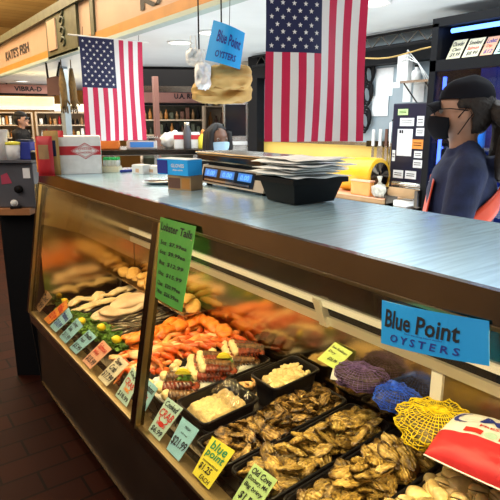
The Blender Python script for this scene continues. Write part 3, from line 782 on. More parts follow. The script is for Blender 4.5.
ks = [(.745 + .10 * math.sin(t * 3.0) * 0 + .02 * (i % 3) + t * .05, 2.62 - .52 * t) for i, t in enumerate([j / 11 for j in range(12)])]
for (x, y) in ks: kale(x + .01, y, .020, rr(.95, 1.2), lab, 'kale row behind the price cards')
for (x, y) in [(.835, 2.60), (.85, 2.50), (.865, 2.40), (.875, 2.30), (.885, 2.22), (.90, 2.13), (.80, 2.66)]: kale(x, y, .018, rr(.95, 1.15), lab, 'kale row behind the price cards')
for (x, y) in [(.80, 2.86), (.835, 2.82), (.775, 2.80)]: kale(x, y, .025, rr(.8, 1), 'curly green kale bunch at the far end beside the first tray of fillets', 'kale at the far end')
lemon(.775, 2.47, .070, 'whole lemon on the kale behind the second light blue card')
lemon(.820, 2.32, .072, 'whole lemon on the middle of the kale row')
lemon(.825, 2.145, .068, 'whole lemon on the near end of the kale row by the crab pan')
lemon(.810, 2.845, .062, 'lemon on the kale at the far end of the case', .85)
for (x, y, l1, l2) in ((.872, 1.60, 'kale garnish under a lemon wedge in front of the middle lobster tails', 'lemon wedge in front of the middle lobster tails'),
                       (1.060, 1.60, 'kale garnish under a lemon wedge in front of the rear lobster tails', 'lemon wedge in front of the rear lobster tails')):
    kale(x, y, .066, .82, l1)
    r = thing('lemon_wedge', l2, 'lemon wedge', (x - .005, y + .004, dz(x) + .100), A); r.scale = (1.25, 1.25, 1.3)
    mb = MB(); mb.prism([(-.022, 0, 0), (-.012, 0, .010), (0, 0, .014), (.012, 0, .010), (.022, 0, 0)], (0, .010, 0)); mb.build('flesh', 'card_yellow', r)
    mb = MB(); mb.tube([(-.022, .005, .0), (-.013, .005, .011), (0, .005, .0155), (.013, .005, .011), (.022, .005, 0)], .0035, 6); mb.build('rind', 'lemon', r)

# ---- crab clusters
def crab(x, y, h, rz, s, label, group, mir=1):
    r = thing('crab_cluster', label, 'crab', (x, y, dz(x) + h), rz, group); r.scale = (s, s * mir, s)
    mb = MB(); mb.ball((0, 0, .008), (.030, .024, .014), 3, lambda p: p * (1 + .2 * noise.noise(p * 3))); mb.build('body', 'crab_cream', r)
    for k in range(4):
        a = R(-50 + 26 * k); d = Vector((math.cos(a), math.sin(a), 0)); q = d * .024 + Vector((0, 0, .010))
        j1 = q + d * .055 + Vector((0, 0, .014)); j2 = j1 + Vector((d.x, d.y * .6 - .5, -.1)).normalized() * .048; j3 = j2 + Vector((d.x * .5, d.y - .8, -.3)).normalized() * .030
        mb = MB(); mb.tube([q, q + d * .02, j1], [.008, .0118, .0090], 8); mb.tube([j1, (j1 + j2) / 2, j2], [.0085, .0100, .0068], 8); mb.tube([j2, j3], [.0062, .0015], 8)
        mb.build('leg', 'crab_orange', r)
    a = R(62); d = Vector((math.cos(a), math.sin(a), 0)); q = d * .022 + Vector((0, 0, .010)); e = q + d * .045 + Vector((0, 0, .008)); g = e + Vector((.9, .1, 0)) * .05
    mb = MB(); mb.tube([q, (q + e) / 2, e], [.007, .010, .008], 8); mb.tube([e, e + (g - e) * .3, e + (g - e) * .6, g], [.008, .016, .015, .003], 10, .7)
    mb.tube([e + (g - e) * .55 + Vector((0, -.008, 0)), g + Vector((-.012, -.014, 0)), g + Vector((.002, -.006, 0))], [.006, .005, .001], 8); mb.build('claw', 'crab_orange', r)
pan(1.795, 1.985, X0 + .01, X1, .045, 'black pan piled with orange crab clusters')
for k in range(10):
    x = .80 + .42 * ((k * 3) % 10) / 10; y = 1.865 + .075 * ((k * 2) % 3) / 2 + rr(-.015, .015)
    crab(x, y, .032 + .018 * (k % 2), rr(-.75, .1), rr(1.25, 1.5), 'orange crab cluster with cream joints piled in the pan beside the lobster ice', 'crab clusters', 1 if k % 2 else -1)
crab(.760, 1.925, .035, -1.2, 1.05, 'orange crab cluster nearest the glass just left of the mullion foot', None)
crab(.765, 2.03, .035, -.9, .9, 'orange crab cluster beside the near end of the kale row', None)

# ---- fillets
def fillet_mesh(seed, L, W, T, m, curl=.0, rag=.1):
    mb = MB()
    def f(s):
        def g(u, v):
            a = u * 2 - 1; t = v * 2 - 1; w = W * (1 - abs(a) ** 3) ** .5 * (.72 + .28 * math.sin(2.2 * u + .5)) + .001
            rg = 1 + rag * noise.noise(Vector((u * 6, t * 2, seed)))
            e = max(0, 1 - abs(t) ** 2.6) ** .6 * max(0, 1 - abs(a) ** 4) ** .5
            z = T * e * (1 + .25 * noise.noise(Vector((u * 5, v * 3, seed + 3)))) if s else 0
            zz = curl * math.sin(a * 3 + seed) + .006 * noise.noise(Vector((u * 4, v * 3, seed + 7)))
            return Vector((a * L * .5, t * w * rg, z + zz))
        return g
    mb.grid(f(1), 26, 12); mb.grid(f(0), 26, 12); bmesh.ops.remove_doubles(mb.b, verts=mb.b.verts[:], dist=.0003)
    return mb.mesh('fish_fillet', m)
def fillets(spec, m, label, group, L, W, T, name='fish_fillet', cat='fillet', curl=.006):
    ms = [fillet_mesh(i + len(label), L, W, T, m, curl) for i in range(4)]
    for k, (x, y, h, rz) in enumerate(spec):
        o = bpy.data.objects.new(name, ms[k % 4]); COL.objects.link(o); o.location = (x, y, dz(x) + h); o.rotation_euler = (rr(-.18, .18), rr(-.12, .12) - .07, rz)
        s = rr(.9, 1.1); o.scale = (s, s, s); tag(o, label, cat, group)
pan(1.995, 2.205, .88, X1, .040, 'black pan of bright orange salmon pieces behind the kale')
fillets([(.90 + .05 * i + rr(-.01, .01), 2.055 + .085 * (j % 2) + rr(-.015, .015), .035 + .015 * j + rr(0, .01), rr(-.6, .6)) for i in range(7) for j in range(3)], 'salmon', 'thick orange salmon piece in the pan behind the kale row', 'salmon pieces', .115, .036, .020)
pan(2.215, 2.410, .88, X1, .036, 'black pan of small silver fish left of the salmon pan')
for k in range(26):
    x = .91 + .30 * ((k * 5) % 13) / 13 + rr(-.01, .01); y = 2.25 + .13 * (k % 4) / 3; h = .034 + .011 * (k // 9)
    if k == 0:
        src = thing('whole_fish', 'small whole silver fish with dark stripes in the pan left of the salmon', 'fish', (0, 0, 0), 0, 'small silver fish')
        mb = MB(); mb.tube([(-.055, 0, 0), (-.045, 0, 0), (-.025, 0, 0), (0, 0, 0), (.03, 0, 0), (.048, 0, 0)], [.002, .008, .0125, .012, .006, .003], 10, .6); mb.build('body', 'silver_fish', src)
        mb = MB(); mb.prism([(.045, 0, 0), (.068, .012, 0), (.062, 0, 0), (.068, -.012, 0)], (0, 0, .002)); mb.build('tail_fin', 'lob_brown', src)
        mb = MB(); mb.ball((-.046, 0, .0045), .0022, 1); mb.build('eye', 'black', src)
        fo = src
    else: fo = copy_tree(src)
    fo.location = (x, y, dz(x) + h); fo.rotation_euler = (rr(-.3, .3), -.05, rr(-.25, .25) + (math.pi if k % 3 == 0 else 0))
pan(2.420, 2.640, .86, X1, .036, 'black pan of large pale fillets in the middle of the left pane')
fillets([(.97, 2.53, .036, .0), (1.10, 2.56, .042, .1), (1.02, 2.50, .058, -.05), (1.17, 2.52, .060, .05), (1.09, 2.53, .078, .1)], 'fish_white', 'large pale pinkish fillet overlapping others in the pan left of the silver fish', 'large pale fillets', .27, .075, .024)
pan(2.650, 2.890, .84, X1, .036, 'black pan of folded cream fillets at the far end of the case')
fillets([(.87 + .055 * i + rr(-.008, .008), 2.71 + .075 * j + rr(-.01, .01), .034 + .016 * j + rr(0, .012), R(10) + rr(-.5, .5)) for i in range(7) for j in range(2)], 'fish_cream', 'folded cream fillet in the pan at the far end of the case', 'cream fillets', .15, .030, .014)
# second tier of golden fillets on a raised rack along the back panel
rk = thing('wire_rack', 'low steel rack carrying golden fillets along the back of the far pans', 'rack', (1.20, 2.40, dz(1.2)))
for yy in (2.10, 2.88): 
    wpart(MB().box((1.150, yy - .006, dz(1.15) + .0), (1.162, yy + .006, dz(1.15) + .105)), 'leg', 'steel', rk)
    wpart(MB().box((1.240, yy - .006, dz(1.24) + .0), (1.252, yy + .006, dz(1.24) + .105)), 'leg', 'steel', rk)
wpart(MB().box((1.135, 2.07, dz(1.2) + .103), (1.258, 2.895, dz(1.2) + .109)), 'shelf', 'steel', rk)
fillets([(1.195 + rr(-.015, .015), 2.11 + .085 * i, .125 + rr(0, .012), R(60) + rr(-.3, .3)) for i in range(10)] + [(1.195 + rr(-.015, .015), 2.15 + .10 * i, .150 + rr(0, .012), R(40) + rr(-.3, .3)) for i in range(7)], 'fish_gold', 'golden orange fillet on the low rack along the back panel', 'golden fillets', .13, .04, .022)
fillets([(1.205 + rr(-.01, .01), 1.84 + .07 * i, .085 + .01 * (i % 2), R(70) + rr(-.3, .3)) for i in range(3)], 'salmon', 'orange fillet tucked against the back panel behind the crab pan', 'fillets behind the crab', .12, .036, .02)
# ================================================================== price cards behind the glass
def lean_quad(BLp, BRp, TRp, TLp, X=.668, th=36):
    a = onz(*BLp, ZS + .006); b = onz(*BRp, ZS + .006); a.x = b.x = max(.651, (a.x + b.x) / 2); n = Vector((0, 1, 0)).cross(Vector((math.sin(R(th)), 0, math.cos(R(th)))))
    m = (a + b) / 2
    return [a, b, onplane(*TRp, m, n), onplane(*TLp, m, n)]
def pcard(label, q, m, lines, X=.668, th=36, extra=None):
    q = lean_quad(*q, X=X, th=th)
    dzv = max(0, ZS - .008 - min(q[0].z, q[1].z))
    r = card('price_card', label, 'price card', q, m, lines, None, .0016, extra)
    mb = MB(); base = (q[0] + q[1]) / 2; up = ((q[3] + q[2]) / 2 - base)
    mb.tube([base + up * .75 + Vector((.004, 0, -.002)), Vector((base.x + up.x * .75 + .03, base.y, max(base.z - .012, dz(base.x) + .002)))], .0012, 5)
    mb.tube([base + up * .75 + Vector((.004, 0, -.002)), base + up * .02 + Vector((.004, 0, -.004))], .0012, 5)
    wpart(mb, 'wire_stand', 'steel', r); return r
I = 'ink'
pcard('tan paper card at the far left corner behind the glass', ((33, 306), (40, 312), (52, 297), (47, 290)), 'cardboard', [('Cod', .1, .9, .55, .85, I), ('9.99', .1, .9, .15, .45, I)])
pcard('orange price card, far end of the row', ((44.5, 319), (48, 324.5), (67.5, 308), (66.5, 299)), 'card_orange', [('Halibut', .08, .92, .60, .88, 'ink_red'), ('$22.99', .08, .92, .15, .48, 'ink_red')])
pcard('light blue price card right beside the orange one', ((51, 326), (54.5, 332.5), (72.5, 317), (68.5, 307.5)), 'card_blue', [('Haddock', .08, .92, .62, .88, 'ink_blue'), ('$10.99', .08, .92, .15, .48, 'ink_blue')])
pcard('second light blue price card, in front of the first whole lemon', ((58, 337), (64.4, 343.8), (83, 326), (77, 318)), 'card_blue', [('Dover', .1, .7, .72, .92, I), ('Sole', .1, .55, .46, .66, I), ('$11.99', .08, .92, .10, .36, I)])
pcard('third light blue price card, just left of the pink one', ((69, 347.5), (75.2, 354.5), (96.6, 337), (89, 329.6)), 'card_blue', [('Smelts', .1, .85, .72, .92, I), ('Fresh', .1, .6, .48, .66, I), ('$5.99', .08, .92, .10, .36, I)])
pcard('pink price card with red lettering', ((81, 361), (89.6, 369.3), (111.6, 349), (103, 340)), 'card_pink', [('Salmon', .08, .9, .70, .92, 'ink_red'), ('Wild', .1, .6, .46, .64, 'ink_red'), ('$15.99', .08, .92, .10, .36, I)])
pcard('cream price card with black lettering beside the pink one', ((97, 377.5), (106, 386.3), (129, 364), (119.3, 355)), 'card_cream', [('Snow', .12, .7, .74, .93, I), ('Crab', .12, .7, .46, .68, I), ('$17.99', .06, .94, .10, .38, I)])
def crabpic(v0=.30, m='ink_red', s=1):
    def ex(root, f0, n):
        mb = MB(); g = lambda u, v: f0(u, v) + n * .0014
        cu, cv = .52, v0
        mb.face([g(cu + .20 * s * math.cos(k * .5236), cv + .07 * s * math.sin(k * .5236)) for k in range(12)])
        for sg in (-1, 1):
            for k in range(3):
                a = -.05 + .03 * k
                mb.face([g(cu + sg * .16 * s, cv + a), g(cu + sg * .30 * s, cv + a + .02), g(cu + sg * .31 * s, cv + a - .03), g(cu + sg * .29 * s, cv + a), g(cu + sg * .16 * s, cv + a - .015)])
            mb.face([g(cu + sg * .14 * s, cv + .05), g(cu + sg * .27 * s, cv + .12), g(cu + sg * .22 * s, cv + .15), g(cu + sg * .29 * s, cv + .155), g(cu + sg * .33 * s, cv + .10), g(cu + sg * .2 * s, cv + .03)])
        mb.build('crab_drawing', m, root)
    return ex
pcard('pale mint price card with orange crab lettering just left of the mullion', ((113, 396), (126, 407), (139.5, 379), (133, 366)), 'card_mint', [('King', .1, .7, .76, .93, I), ('CRAB', .1, .9, .50, .70, 'ink_red'), ('$18.99', .08, .92, .06, .24, I)], extra=crabpic(.38, 'card_orange', .8))
pcard('light blue price card half behind the dark mullion', ((131.5, 410), (142, 418), (158, 388), (148.5, 379.5)), 'card_blue', [('Lobster', .08, .92, .72, .92, I), ('Tails', .1, .7, .48, .66, 'ink_red'), ('$12.99', .08, .92, .08, .34, 'ink_red')])
pcard('mint price card with red crab drawing just right of the mullion', ((146, 430.5), (160.5, 440.5), (183, 408.5), (167.5, 397)), 'card_mint', [('Cooked', .10, .90, .78, .95, I), ('CRAB', .06, .94, .50, .72, 'ink_red'), ('$6.99', .10, .92, .04, .22, I)], extra=crabpic(.34, 'ink_red'))
pcard('plain light blue price card beside the yellow one', ((162, 450.5), (177, 462), (199, 430), (182.5, 417)), 'card_blue', [('FRESH', .36, .70, .80, .87, I), ('crab meat', .30, .72, .62, .68, I), ('$21.99', .05, .96, .20, .50, I, .03)])
pcard('yellow price card with green blue-point lettering', ((191.2, 473.5), (209.6, 489), (235, 451), (212.2, 436)), 'card_yellow', [('blue', .14, .86, .74, .96, 'ink_green'), ('point', .08, .92, .50, .74, 'ink_green'), ('connecticut', .12, .90, .41, .47, I), ('$1.25', .10, .72, .19, .38, I), ('EACH', .36, .88, .04, .15, I)])
pcard('pale green price card at the bottom edge right of the yellow one', ((231, 500), (253, 518), (277.4, 480), (254.4, 463)), 'card_green', [('Old Cove', .08, .92, .78, .94, I), ('Duxbury, MA', .08, .92, .60, .74, I), ('Big briny', .08, .90, .42, .56, I), ('$1.50', .12, .80, .12, .34, I)])
# lime card standing at the back of the scallop tub
q = [onx(317, 359, 1.215), onx(335, 369.5, 1.215)]; m_ = (q[0] + q[1]) / 2
n_ = Vector((0, 1, 0)).cross(Vector((math.sin(R(30)), 0, math.cos(R(30)))))
q += [onplane(352.8, 352.5, m_, n_), onplane(335, 342, m_, n_)]
card('price_card', 'lime green price card standing at the back of the scallop tub', 'price card', q, 'card_lime', [('Sea Scallops', .08, .9, .72, .86, I), ('Dry', .1, .5, .50, .64, I), ('$26.99', .35, .8, .2, .38, I)])
q = [onx(330, 379, 1.205), onx(340, 381, 1.205), onx(345, 364, 1.225), onx(333, 368, 1.225)]
card('shellfish_tag', 'blank white paper tag between the lime card and the purple net bag', 'tag', q, 'white_paper', [])

# ---- posters on the front glass
GN = Vector((gb.z - gt.z, 0, gt.x - gb.x)).normalized()
GN = -GN if GN.x > 0 else GN
def onglass(x, y, off=.004): return onplane(x, y, gb + GN * off, GN)
q = [onglass(155, 297, .016), onglass(181.5, 312, .05), onglass(196, 226.5, .018), onglass(160.5, 217, .016)]
rows = [('5oz', '$7.99ea', .70), ('6oz', '$9.99ea', .585), ('8oz', '$12.99', .455), ('10oz', '$15.99', .325), ('12oz', '$20.99ea', .20), ('14oz', '$26.99ea', .10)]
L_ = [('Lobster Tails', .05, .96, .845, .945, I, -.01)]
for a, b_, v in rows: L_ += [(a, .08, .30, v - .02, v + .035, I), (b_, .38, .88, v - .02, v + .035, I)]
def patches(root, f0, n):
    mb = MB()
    for v in (.455, .325): mb.face([f0(u, w_) + n * .0007 for u, w_ in ((.34, v - .045), (.80, v - .04), (.80, v + .055), (.34, v + .05))])
    mb.face([f0(u, w_) + n * .0008 for u, w_ in ((.05, .825), (.97, .825), (.97, .832), (.05, .832))])
    mb.build('price_patch', 'peach_patch', root)
card('lobster_price_poster', 'bright green handwritten lobster tails poster taped over the glass mullion', 'poster', q, 'green_poster', L_, None, .0016, patches, .004)
mb = MB(); pA, pB = q[3], q[2]
# clear tape strips are left as small pieces of film at the top corners
q = [onglass(381, 343, .006), onglass(489, 366, .018), onglass(489, 321, .012), onglass(382, 300, .006)]
card('oyster_poster', 'blue oysters poster taped on the front glass at the right', 'poster', q, 'sign_blue',
     [('Blue Point', .05, .80, .40, .82, I, -.02), ('from the Long Island Sound', .30, .66, .34, .375, 'ink_blue'), ('O Y S T E R S', .13, .80, .10, .28, 'ink_blue')], None, .0016, None, .016)

# ================================================================== things on the counter top
def frame(P0, P1):
    d = (P1 - P0); d.z = 0; return P0, math.atan2(d.y, d.x), d.length
def root_at(name, label, cat, P0, rz, group=None): return thing(name, label, cat, P0, rz, group)
# cracker box facing the camera
P0, rz, wd = frame(onz(57, 174.5, ZT), onz(102, 173.5, ZT)); h = .185
r = root_at('white_carton', 'open white cardboard carton with a red band and diamond emblem', 'carton', P0, rz)
dp = .13
mb = MB(); t_ = .003
mb.box((0, 0, 0), (wd, t_, h)).box((0, dp - t_, 0), (wd, dp, h)).box((0, 0, 0), (t_, dp, h)).box((wd - t_, 0, 0), (wd, dp, h)).box((0, 0, 0), (wd, dp, t_)); mb.build('box_body', 'white_paper', r)
mb = MB(); mb.prism([(0, dp - t_, h), (wd, dp - t_, h), (wd - .01, dp + .08, h + .004), (.01, dp + .08, h + .004)], (0, 0, .002)); mb.build('flap', 'white_paper', r)
mb = MB(); mb.prism([(0, 0, h), (0, dp, h), (-.045, dp - .01, h - .03), (-.045, .01, h - .03)], (0, 0, .002)); mb.build('flap', 'white_paper', r)
mb = MB(); mb.box((-.0012, -.0012, h * .52), (wd + .0012, 0, h * .76)).box((-.0012, 0, h * .52), (0, dp, h * .76)); mb.build('printed_band', 'red', r)
cx, cz = wd * .66, h * .63
def dia(mb, a, b_, y, w_): 
    o = [(cx - a, y, cz), (cx, y, cz + b_), (cx + a, y, cz), (cx, y, cz - b_)]; i_ = [(cx - a + w_ * 1.6, y, cz), (cx, y, cz + b_ - w_), (cx + a - w_ * 1.6, y, cz), (cx, y, cz - b_ + w_)]
    for k in range(4): mb.face([o[k], o[(k + 1) % 4], i_[(k + 1) % 4], i_[k]])
mb = MB(); mb.face([(cx - .070, -.0018, cz), (cx, -.0018, cz - .042), (cx + .070, -.0018, cz), (cx, -.0018, cz + .042)]); mb.build('emblem_field', 'white_paper', r)
mb = MB(); dia(mb, .068, .041, -.0024, .004); dia(mb, .056, .033, -.0024, .0025)
pour(mb, 'OYSTER', (cx - .034, cx + .034, cz + .001, cz + .014), lambda u, v: Vector((u, -.0024, v)), 0, 0, .02, 0, .004)
pour(mb, 'CRACKERS', (cx - .034, cx + .034, cz - .013, cz - .003), lambda u, v: Vector((u, -.0024, v)), 0, 0, .02); mb.build('emblem', 'red', r)
# snack bags
def snack(px, py, wp, hp, m1, m2, label, lean=0, z0=0):
    P = onz(px, py, ZT); dist = math.hypot(P.x, P.y); W_ = wp / 520 * dist; H_ = hp / 520 * dist
    r = thing('snack_bag', label, 'snack bag', P, -yaw + R(lean))
    def f(sg):
        def g(u, v):
            e = max(0, 1 - abs(2 * v - 1) ** 4) ** .6 * max(0, 1 - abs(2 * u - 1) ** 3) ** .6
            return Vector(((u - .5) * W_ * (1 - .06 * e), sg * (.022 * e * (1 + .2 * noise.noise(Vector((u * 4, v * 4, px))))) + .05 * v * 0, v * H_ + .001))
        return g
    for sg, nm in ((-1, 'front'), (1, 'back')):
        mb = MB(); mb.grid(f(sg), 12, 14)
        for fc in mb.b.faces: fc.material_index = 1 if .42 < fc.calc_center_median().z / H_ < .8 and abs(fc.calc_center_median().x / W_) < .34 else 0
        mb.build(nm + '_panel', [m1, m2], r)
    mb = MB(); mb.box((-W_ / 2, -.0015, H_ - .012), (W_ / 2, .0015, H_)).box((-W_ / 2, -.0015, 0), (W_ / 2, .0015, .010)); mb.build('crimp', m1, r)
snack(47, 176, 15, 36, 'red', 'cardboard', 'red and brown snack bag at the far counter corner, leftmost of the three bags')
snack(54, 175, 13, 40, 'paper_bag', 'navy', 'brown and navy snack bag standing between the two red ones', 12)
snack(60, 173.5, 13, 39, 'red', 'white', 'red snack bag with a white panel leaning against the white carton', -10)
snack(43, 172, 10, 26, 'card_orange', 'red', 'orange snack bag low behind the red and brown one', 8)
# tray of small jars with green caps
P0, rz, wd = frame(onz(102, 172.5, ZT), onz(118.5, 172.5, ZT))
r = root_at('jar_carton', 'small cream carton of jars with bright green caps beside the white carton', 'carton', P0, rz)
MB().box((0, 0, 0), (wd, .08, .030), bev=.002).build('carton_base', 'card_cream', r)
for i in range(4):
    for j in range(2):
        j_ = MB().lathe([(.0085, .0), (.009, .02), (.009, .028), (.006, .034)], 12).build('jar', 'white', r); j_.location = (wd * (i + .5) / 4, .022 + .036 * j, .030)
        MB().lathe([(.008, .0), (.0085, .004), (.008, .014), (.0001, .015)], 12).build('cap', M.get('cap_green') or mat('cap_green', (.02, .55, .12), .4), j_).location = (0, 0, .034)
# two small white cartons
for (a, b_, h_, lab) in ((132, 143, .045, 'small white carton with a dark side, left one of the pair on the counter'), (144.5, 158, .040, 'small white carton, right one of the pair next to the blue box')):
    P0, rz, wd = frame(onz(a, 173.5, ZT), onz(b_, 174.5, ZT)); r = root_at('tea_carton', lab, 'carton', P0, rz)
    MB().box((0, 0, 0), (wd, .06, h_), bev=.002).build('box_body', 'white', r); MB().box((wd * .35, -.001, .008), (wd * .65, 0, h_ * .6)).build('printed_label', 'peach_patch', r)
    MB().box((.004, .004, h_), (wd - .004, .056, h_ + .002)).build('lid_flap', 'white_paper', r)
# shallow steel dish with receipt
P = onz(161, 184, ZT); r = thing('steel_dish', 'shallow oval steel dish on the counter left of the brown box', 'dish', P, -yaw)
MB().lathe([(.03, 0), (.050, .004), (.060, .012), (.062, .013), (.058, .010), (.03, .003), (.001, .003)], 24, Matrix.Diagonal((1.3, .9, 1, 1))).build('bowl', 'steel', r)
MB().box((-.07, -.006, .012), (.06, .006, .015)).build('handle', 'steel_dark', r)
P = onz(128, 172, ZT); r = thing('marker_pen', 'dark blue marker pen lying beside the small white cartons', 'pen', P, .3); mb = MB(); mb.tube([(-.05, 0, .007), (.03, 0, .007)], .007, 8); mb.build('barrel', 'ink_blue', r); mb = MB(); mb.tube([(.03, 0, .007), (.055, 0, .007)], .0075, 8); mb.build('cap', 'black', r)
# brown box and blue box on it
P0, rz, wd = frame(onz(168, 189, ZT), onz(191, 191, ZT))
r = root_at('small_brown_box', 'small dark brown printed box under the blue box beside the weighing scale', 'box', P0, rz)
MB().box((0, 0, 0), (wd, .075, .056), bev=.0015).build('box_body', 'cardboard', r)
MB().box((.004, -.001, .006), (wd * .55, 0, .046)).build('printed_label', 'ink_brown', r); MB().box((wd * .62, -.001, .006), (wd - .006, 0, .046)).build('printed_label', 'orange_band', r)
P1 = Vector((P0.x, P0.y, ZT + .057)) + Vector((math.cos(rz), math.sin(rz), 0)) * -.052
r = root_at('blue_glove_box', 'bright blue box with a white top on the brown box', 'box', P1, rz - .08); r.scale = (.78, .8, 1)
MB().box((0, 0, 0), (.215, .10, .060), bev=.002).build('box_body', 'sign_blue', r)
MB().box((.002, .002, .060), (.213, .098, .062)).build('top_panel', 'white_paper', r)
mb = MB(); mb.face([(.0, -.001, .004), (.075, -.001, .004), (.075, -.001, .056), (.0, -.001, .056)]); mb.build('side_panel', 'ink_blue', r)
mb = MB(); pour(mb, 'GLOVES', (.10, .19, .030, .044), lambda u, v: Vector((u, -.0012, v)), 0, .1, .02); pour(mb, 'disposable', (.11, .18, .016, .024), lambda u, v: Vector((u, -.0012, v)), 0, .1, .02); mb.build('lettering', 'white', r)
# ---- weighing scale
P0, rz, wd = frame(onz(200, 184.5, ZT), onz(263, 197, ZT)); D = .16
r = root_at('weighing_scale', 'electronic weighing scale with blue displays in front of the black tub', 'scale', P0, rz)
mb = MB(); mb.prism([(0, 0, .012), (0, .018, .085), (0, D, .085), (0, D, .012)], (wd, 0, 0)); mb.build('housing', 'paper_bag' if False else mat('scale_tan', (.50, .42, .33), .4), r)
ang = math.atan2(.018, .073)
def sf(u, v, o=.0015): return Vector((u * wd, v * .018 - o, .012 + v * .073))
def spatch(u0, u1, v0, v1, o): 
    mb = MB(); mb.prism([sf(u0, v0, o), sf(u1, v0, o), sf(u1, v1, o), sf(u0, v1, o)], (0, .001, 0)); return mb
spatch(.03, .86, .10, .88, .002).build('display_panel', 'black_gloss', r)
for u0, u1 in ((.07, .28), (.34, .56), (.62, .82)):
    spatch(u0, u1, .40, .80, .003).build('lcd', 'lcd', r)
    mb = MB(); pour(mb, '0.00', (u0 + .04, u1 - .03, .47, .73), lambda u, v: sf(u, v, .0042), 0, .15, .03); mb.build('digits', 'blue_led', r)
spatch(.08, .80, .16, .26, .003).build('caption_strip', 'steel', r)
mb = MB(); mb.box((.04, .02, .085), (wd - .04, D - .02, .112)); mb.build('pillar', 'black', r)
mb = MB(); mb.box((-.005, -.010, .102), (wd * 1.0, D + .01, .134), bev=.006); mb.build('platter_base', 'steel_dark', r)
mb = MB(); mb.box((-.009, -.014, .134), (wd * 1.0 + .004, D + .014, .140), bev=.002); mb.build('platter', 'steel', r)
for x in (.03, wd - .03):
    for y in (.03, D - .03): MB().lathe([(.012, 0), (.012, .008), (.008, .012)], 12).build('foot', 'black', r).location = (x, y, 0)
# ---- black tub with white paper
Pc = onz(293, 208, ZT); Pl = onz(262, 201.5, ZT); Pr = onz(344, 198.5, ZT)
d = Pl - Pc; rz = math.atan2(d.y, d.x); la = d.length; lb = .80 * max(.18, abs((Pr - Pc).dot(Vector((math.sin(rz), -math.cos(rz), 0)))))
r = root_at('black_dish_tub', 'black plastic tub holding a stack of white wrapping paper', 'tub', Pc, rz - R(90))
# local +Y runs away along the counter edge, local +X towards the staff side
la = max(la, .20); h = .080
mb = MB()
def lp(i, z): return [(i, i, z), (lb - i, i, z), (lb - i, la - i, z), (i, la - i, z)]
rings = [[mb.b.verts.new(p) for p in lp(*q)] for q in ((.028, .004), (.006, h), (0, h), (.0, h - .012), (-.004, h - .012), (-.004, h + .004), (.010, h + .004), (.034, .008))]
for a, c in zip(rings, rings[1:]):
    for k in range(4): mb.b.faces.new((a[k], a[(k + 1) % 4], c[(k + 1) % 4], c[k]))
mb.b.faces.new(rings[0][::-1]); mb.b.faces.new(rings[-1]); mb.build('tub_body', 'black', r)
Tl = Matrix.Translation(Pc) @ Matrix.Rotation(rz - R(90), 4, 'Z')
for k in range(7):
    mb = MB(); w_ = lambda u, v: Vector((-.02 * (k % 2) + u * (lb + .00) + .006 * k, v * (la + .03) + .012 * ((k * 3) % 4) - .02, h + .010 + .0085 * k + .006 * noise.noise(Vector((u * 3, v * 3, k))) + .014 * (u - .3) * (1 if k % 2 else -.4) * (v)))
    mb.grid(w_, 8, 8)
    for v in mb.b.verts: v.co = Tl @ v.co
    o = wthing(mb, 'wrapping_paper', 'white_paper', 'loose sheet of white wrapping paper stacked on the black tub', 'paper', 'wrapping paper on the tub')
    sd = o.modifiers.new('thick', 'SOLIDIFY'); sd.thickness = .0015
# ================================================================== flags, hanging things
def flag(label, P, wd, rz=0):
    """flag hung upright (canton top left), plane across the counter; P = top left corner"""
    ht = wd * 1.5; r = thing('flag', label, 'flag', (P.x, P.y, P.z - ht), rz)
    def f(u, v, o=0):     # u 0..1 left-right (+X), v 0..1 down
        y = .014 * math.sin(u * 9 + v * 2.0) * (.25 + .75 * v) + .008 * math.sin(u * 4 - v * 5)
        return Vector((u * wd + .012 * v * (u - .5) * -1, y + o, ht * (1 - v)))
    mb = MB(); nu, nv = 39, 40; cu, cv = 7 / 13, .48
    vs = [[mb.b.verts.new(f(i / nu, j / nv)) for j in range(nv + 1)] for i in range(nu + 1)]
    for i in range(nu):
        for j in range(nv):
            q = mb.b.faces.new((vs[i][j], vs[i + 1][j], vs[i + 1][j + 1], vs[i][j + 1])); q.smooth = True
            u, v = (i + .5) / nu, (j + .5) / nv
            q.material_index = 2 if (u < cu and v < cv) else (0 if int(u * 13) % 2 == 0 else 1)
    for o in (-.0018, .0018):
        for cj in range(11):
            for ci in range(9):
                if (ci + cj) % 2: continue
                c0, c1 = cu * (ci + 1) / 10, cv * (cj + 1) / 12; rad = wd * .024
                pts = []
                for k in range(10):
                    a = R(90 + 36 * k); rr_ = rad if k % 2 == 0 else rad * .42
                    pts.append(f(c0 + rr_ * math.cos(a) / wd, c1 - rr_ * math.sin(a) / ht, o))
                cen = mb.b.verts.new(f(c0, c1, o)); pv = [mb.b.verts.new(p) for p in pts]
                for k in range(10):
                    q = mb.b.faces.new((cen, pv[k], pv[(k + 1) % 10])); q.material_index = 1
    me = mb.b
    o = mb.build('cloth', ['flag_red', 'flag_white', 'flag_blue'], r)
    mb = MB(); mb.tube([(-.08, 0, ht + .004), (wd + .06, 0, ht + .004)], .005, 8); mb.build('hanging_rod', 'white', r)
    for x in (.03, wd - .03):
        mb = MB(); mb.tube([(x, 0, ht + .004), (x + .01, .01, ht + max(.03, CEIL + .02 - P.z))], .0018, 5); mb.build('cord', 'black', r)
    return r
wdF = .52
def flagpos(xl, xr, yref, wd):
    # distance at which a span across X covers the pixel width
    best = None
    for k in range(100, 600):
        Y = k / 100; a, b_ = ony(xl, yref, Y), ony(xr, yref, Y)
        if best is None or abs((b_.x - a.x) - wd) < best[0]: best = (abs((b_.x - a.x) - wd), Y)
    return best[1]
Yf = flagpos(81, 143, 85, wdF); P = ony(78.5, 36, Yf); hb = P.z - ony(84, 134, Yf).z
flag('smaller far stars and stripes flag hanging above the far end of the counter', P, wdF)
Dn = .46 * 520 / 106; Pb = ond(264.5, 142, Dn * 1.0)
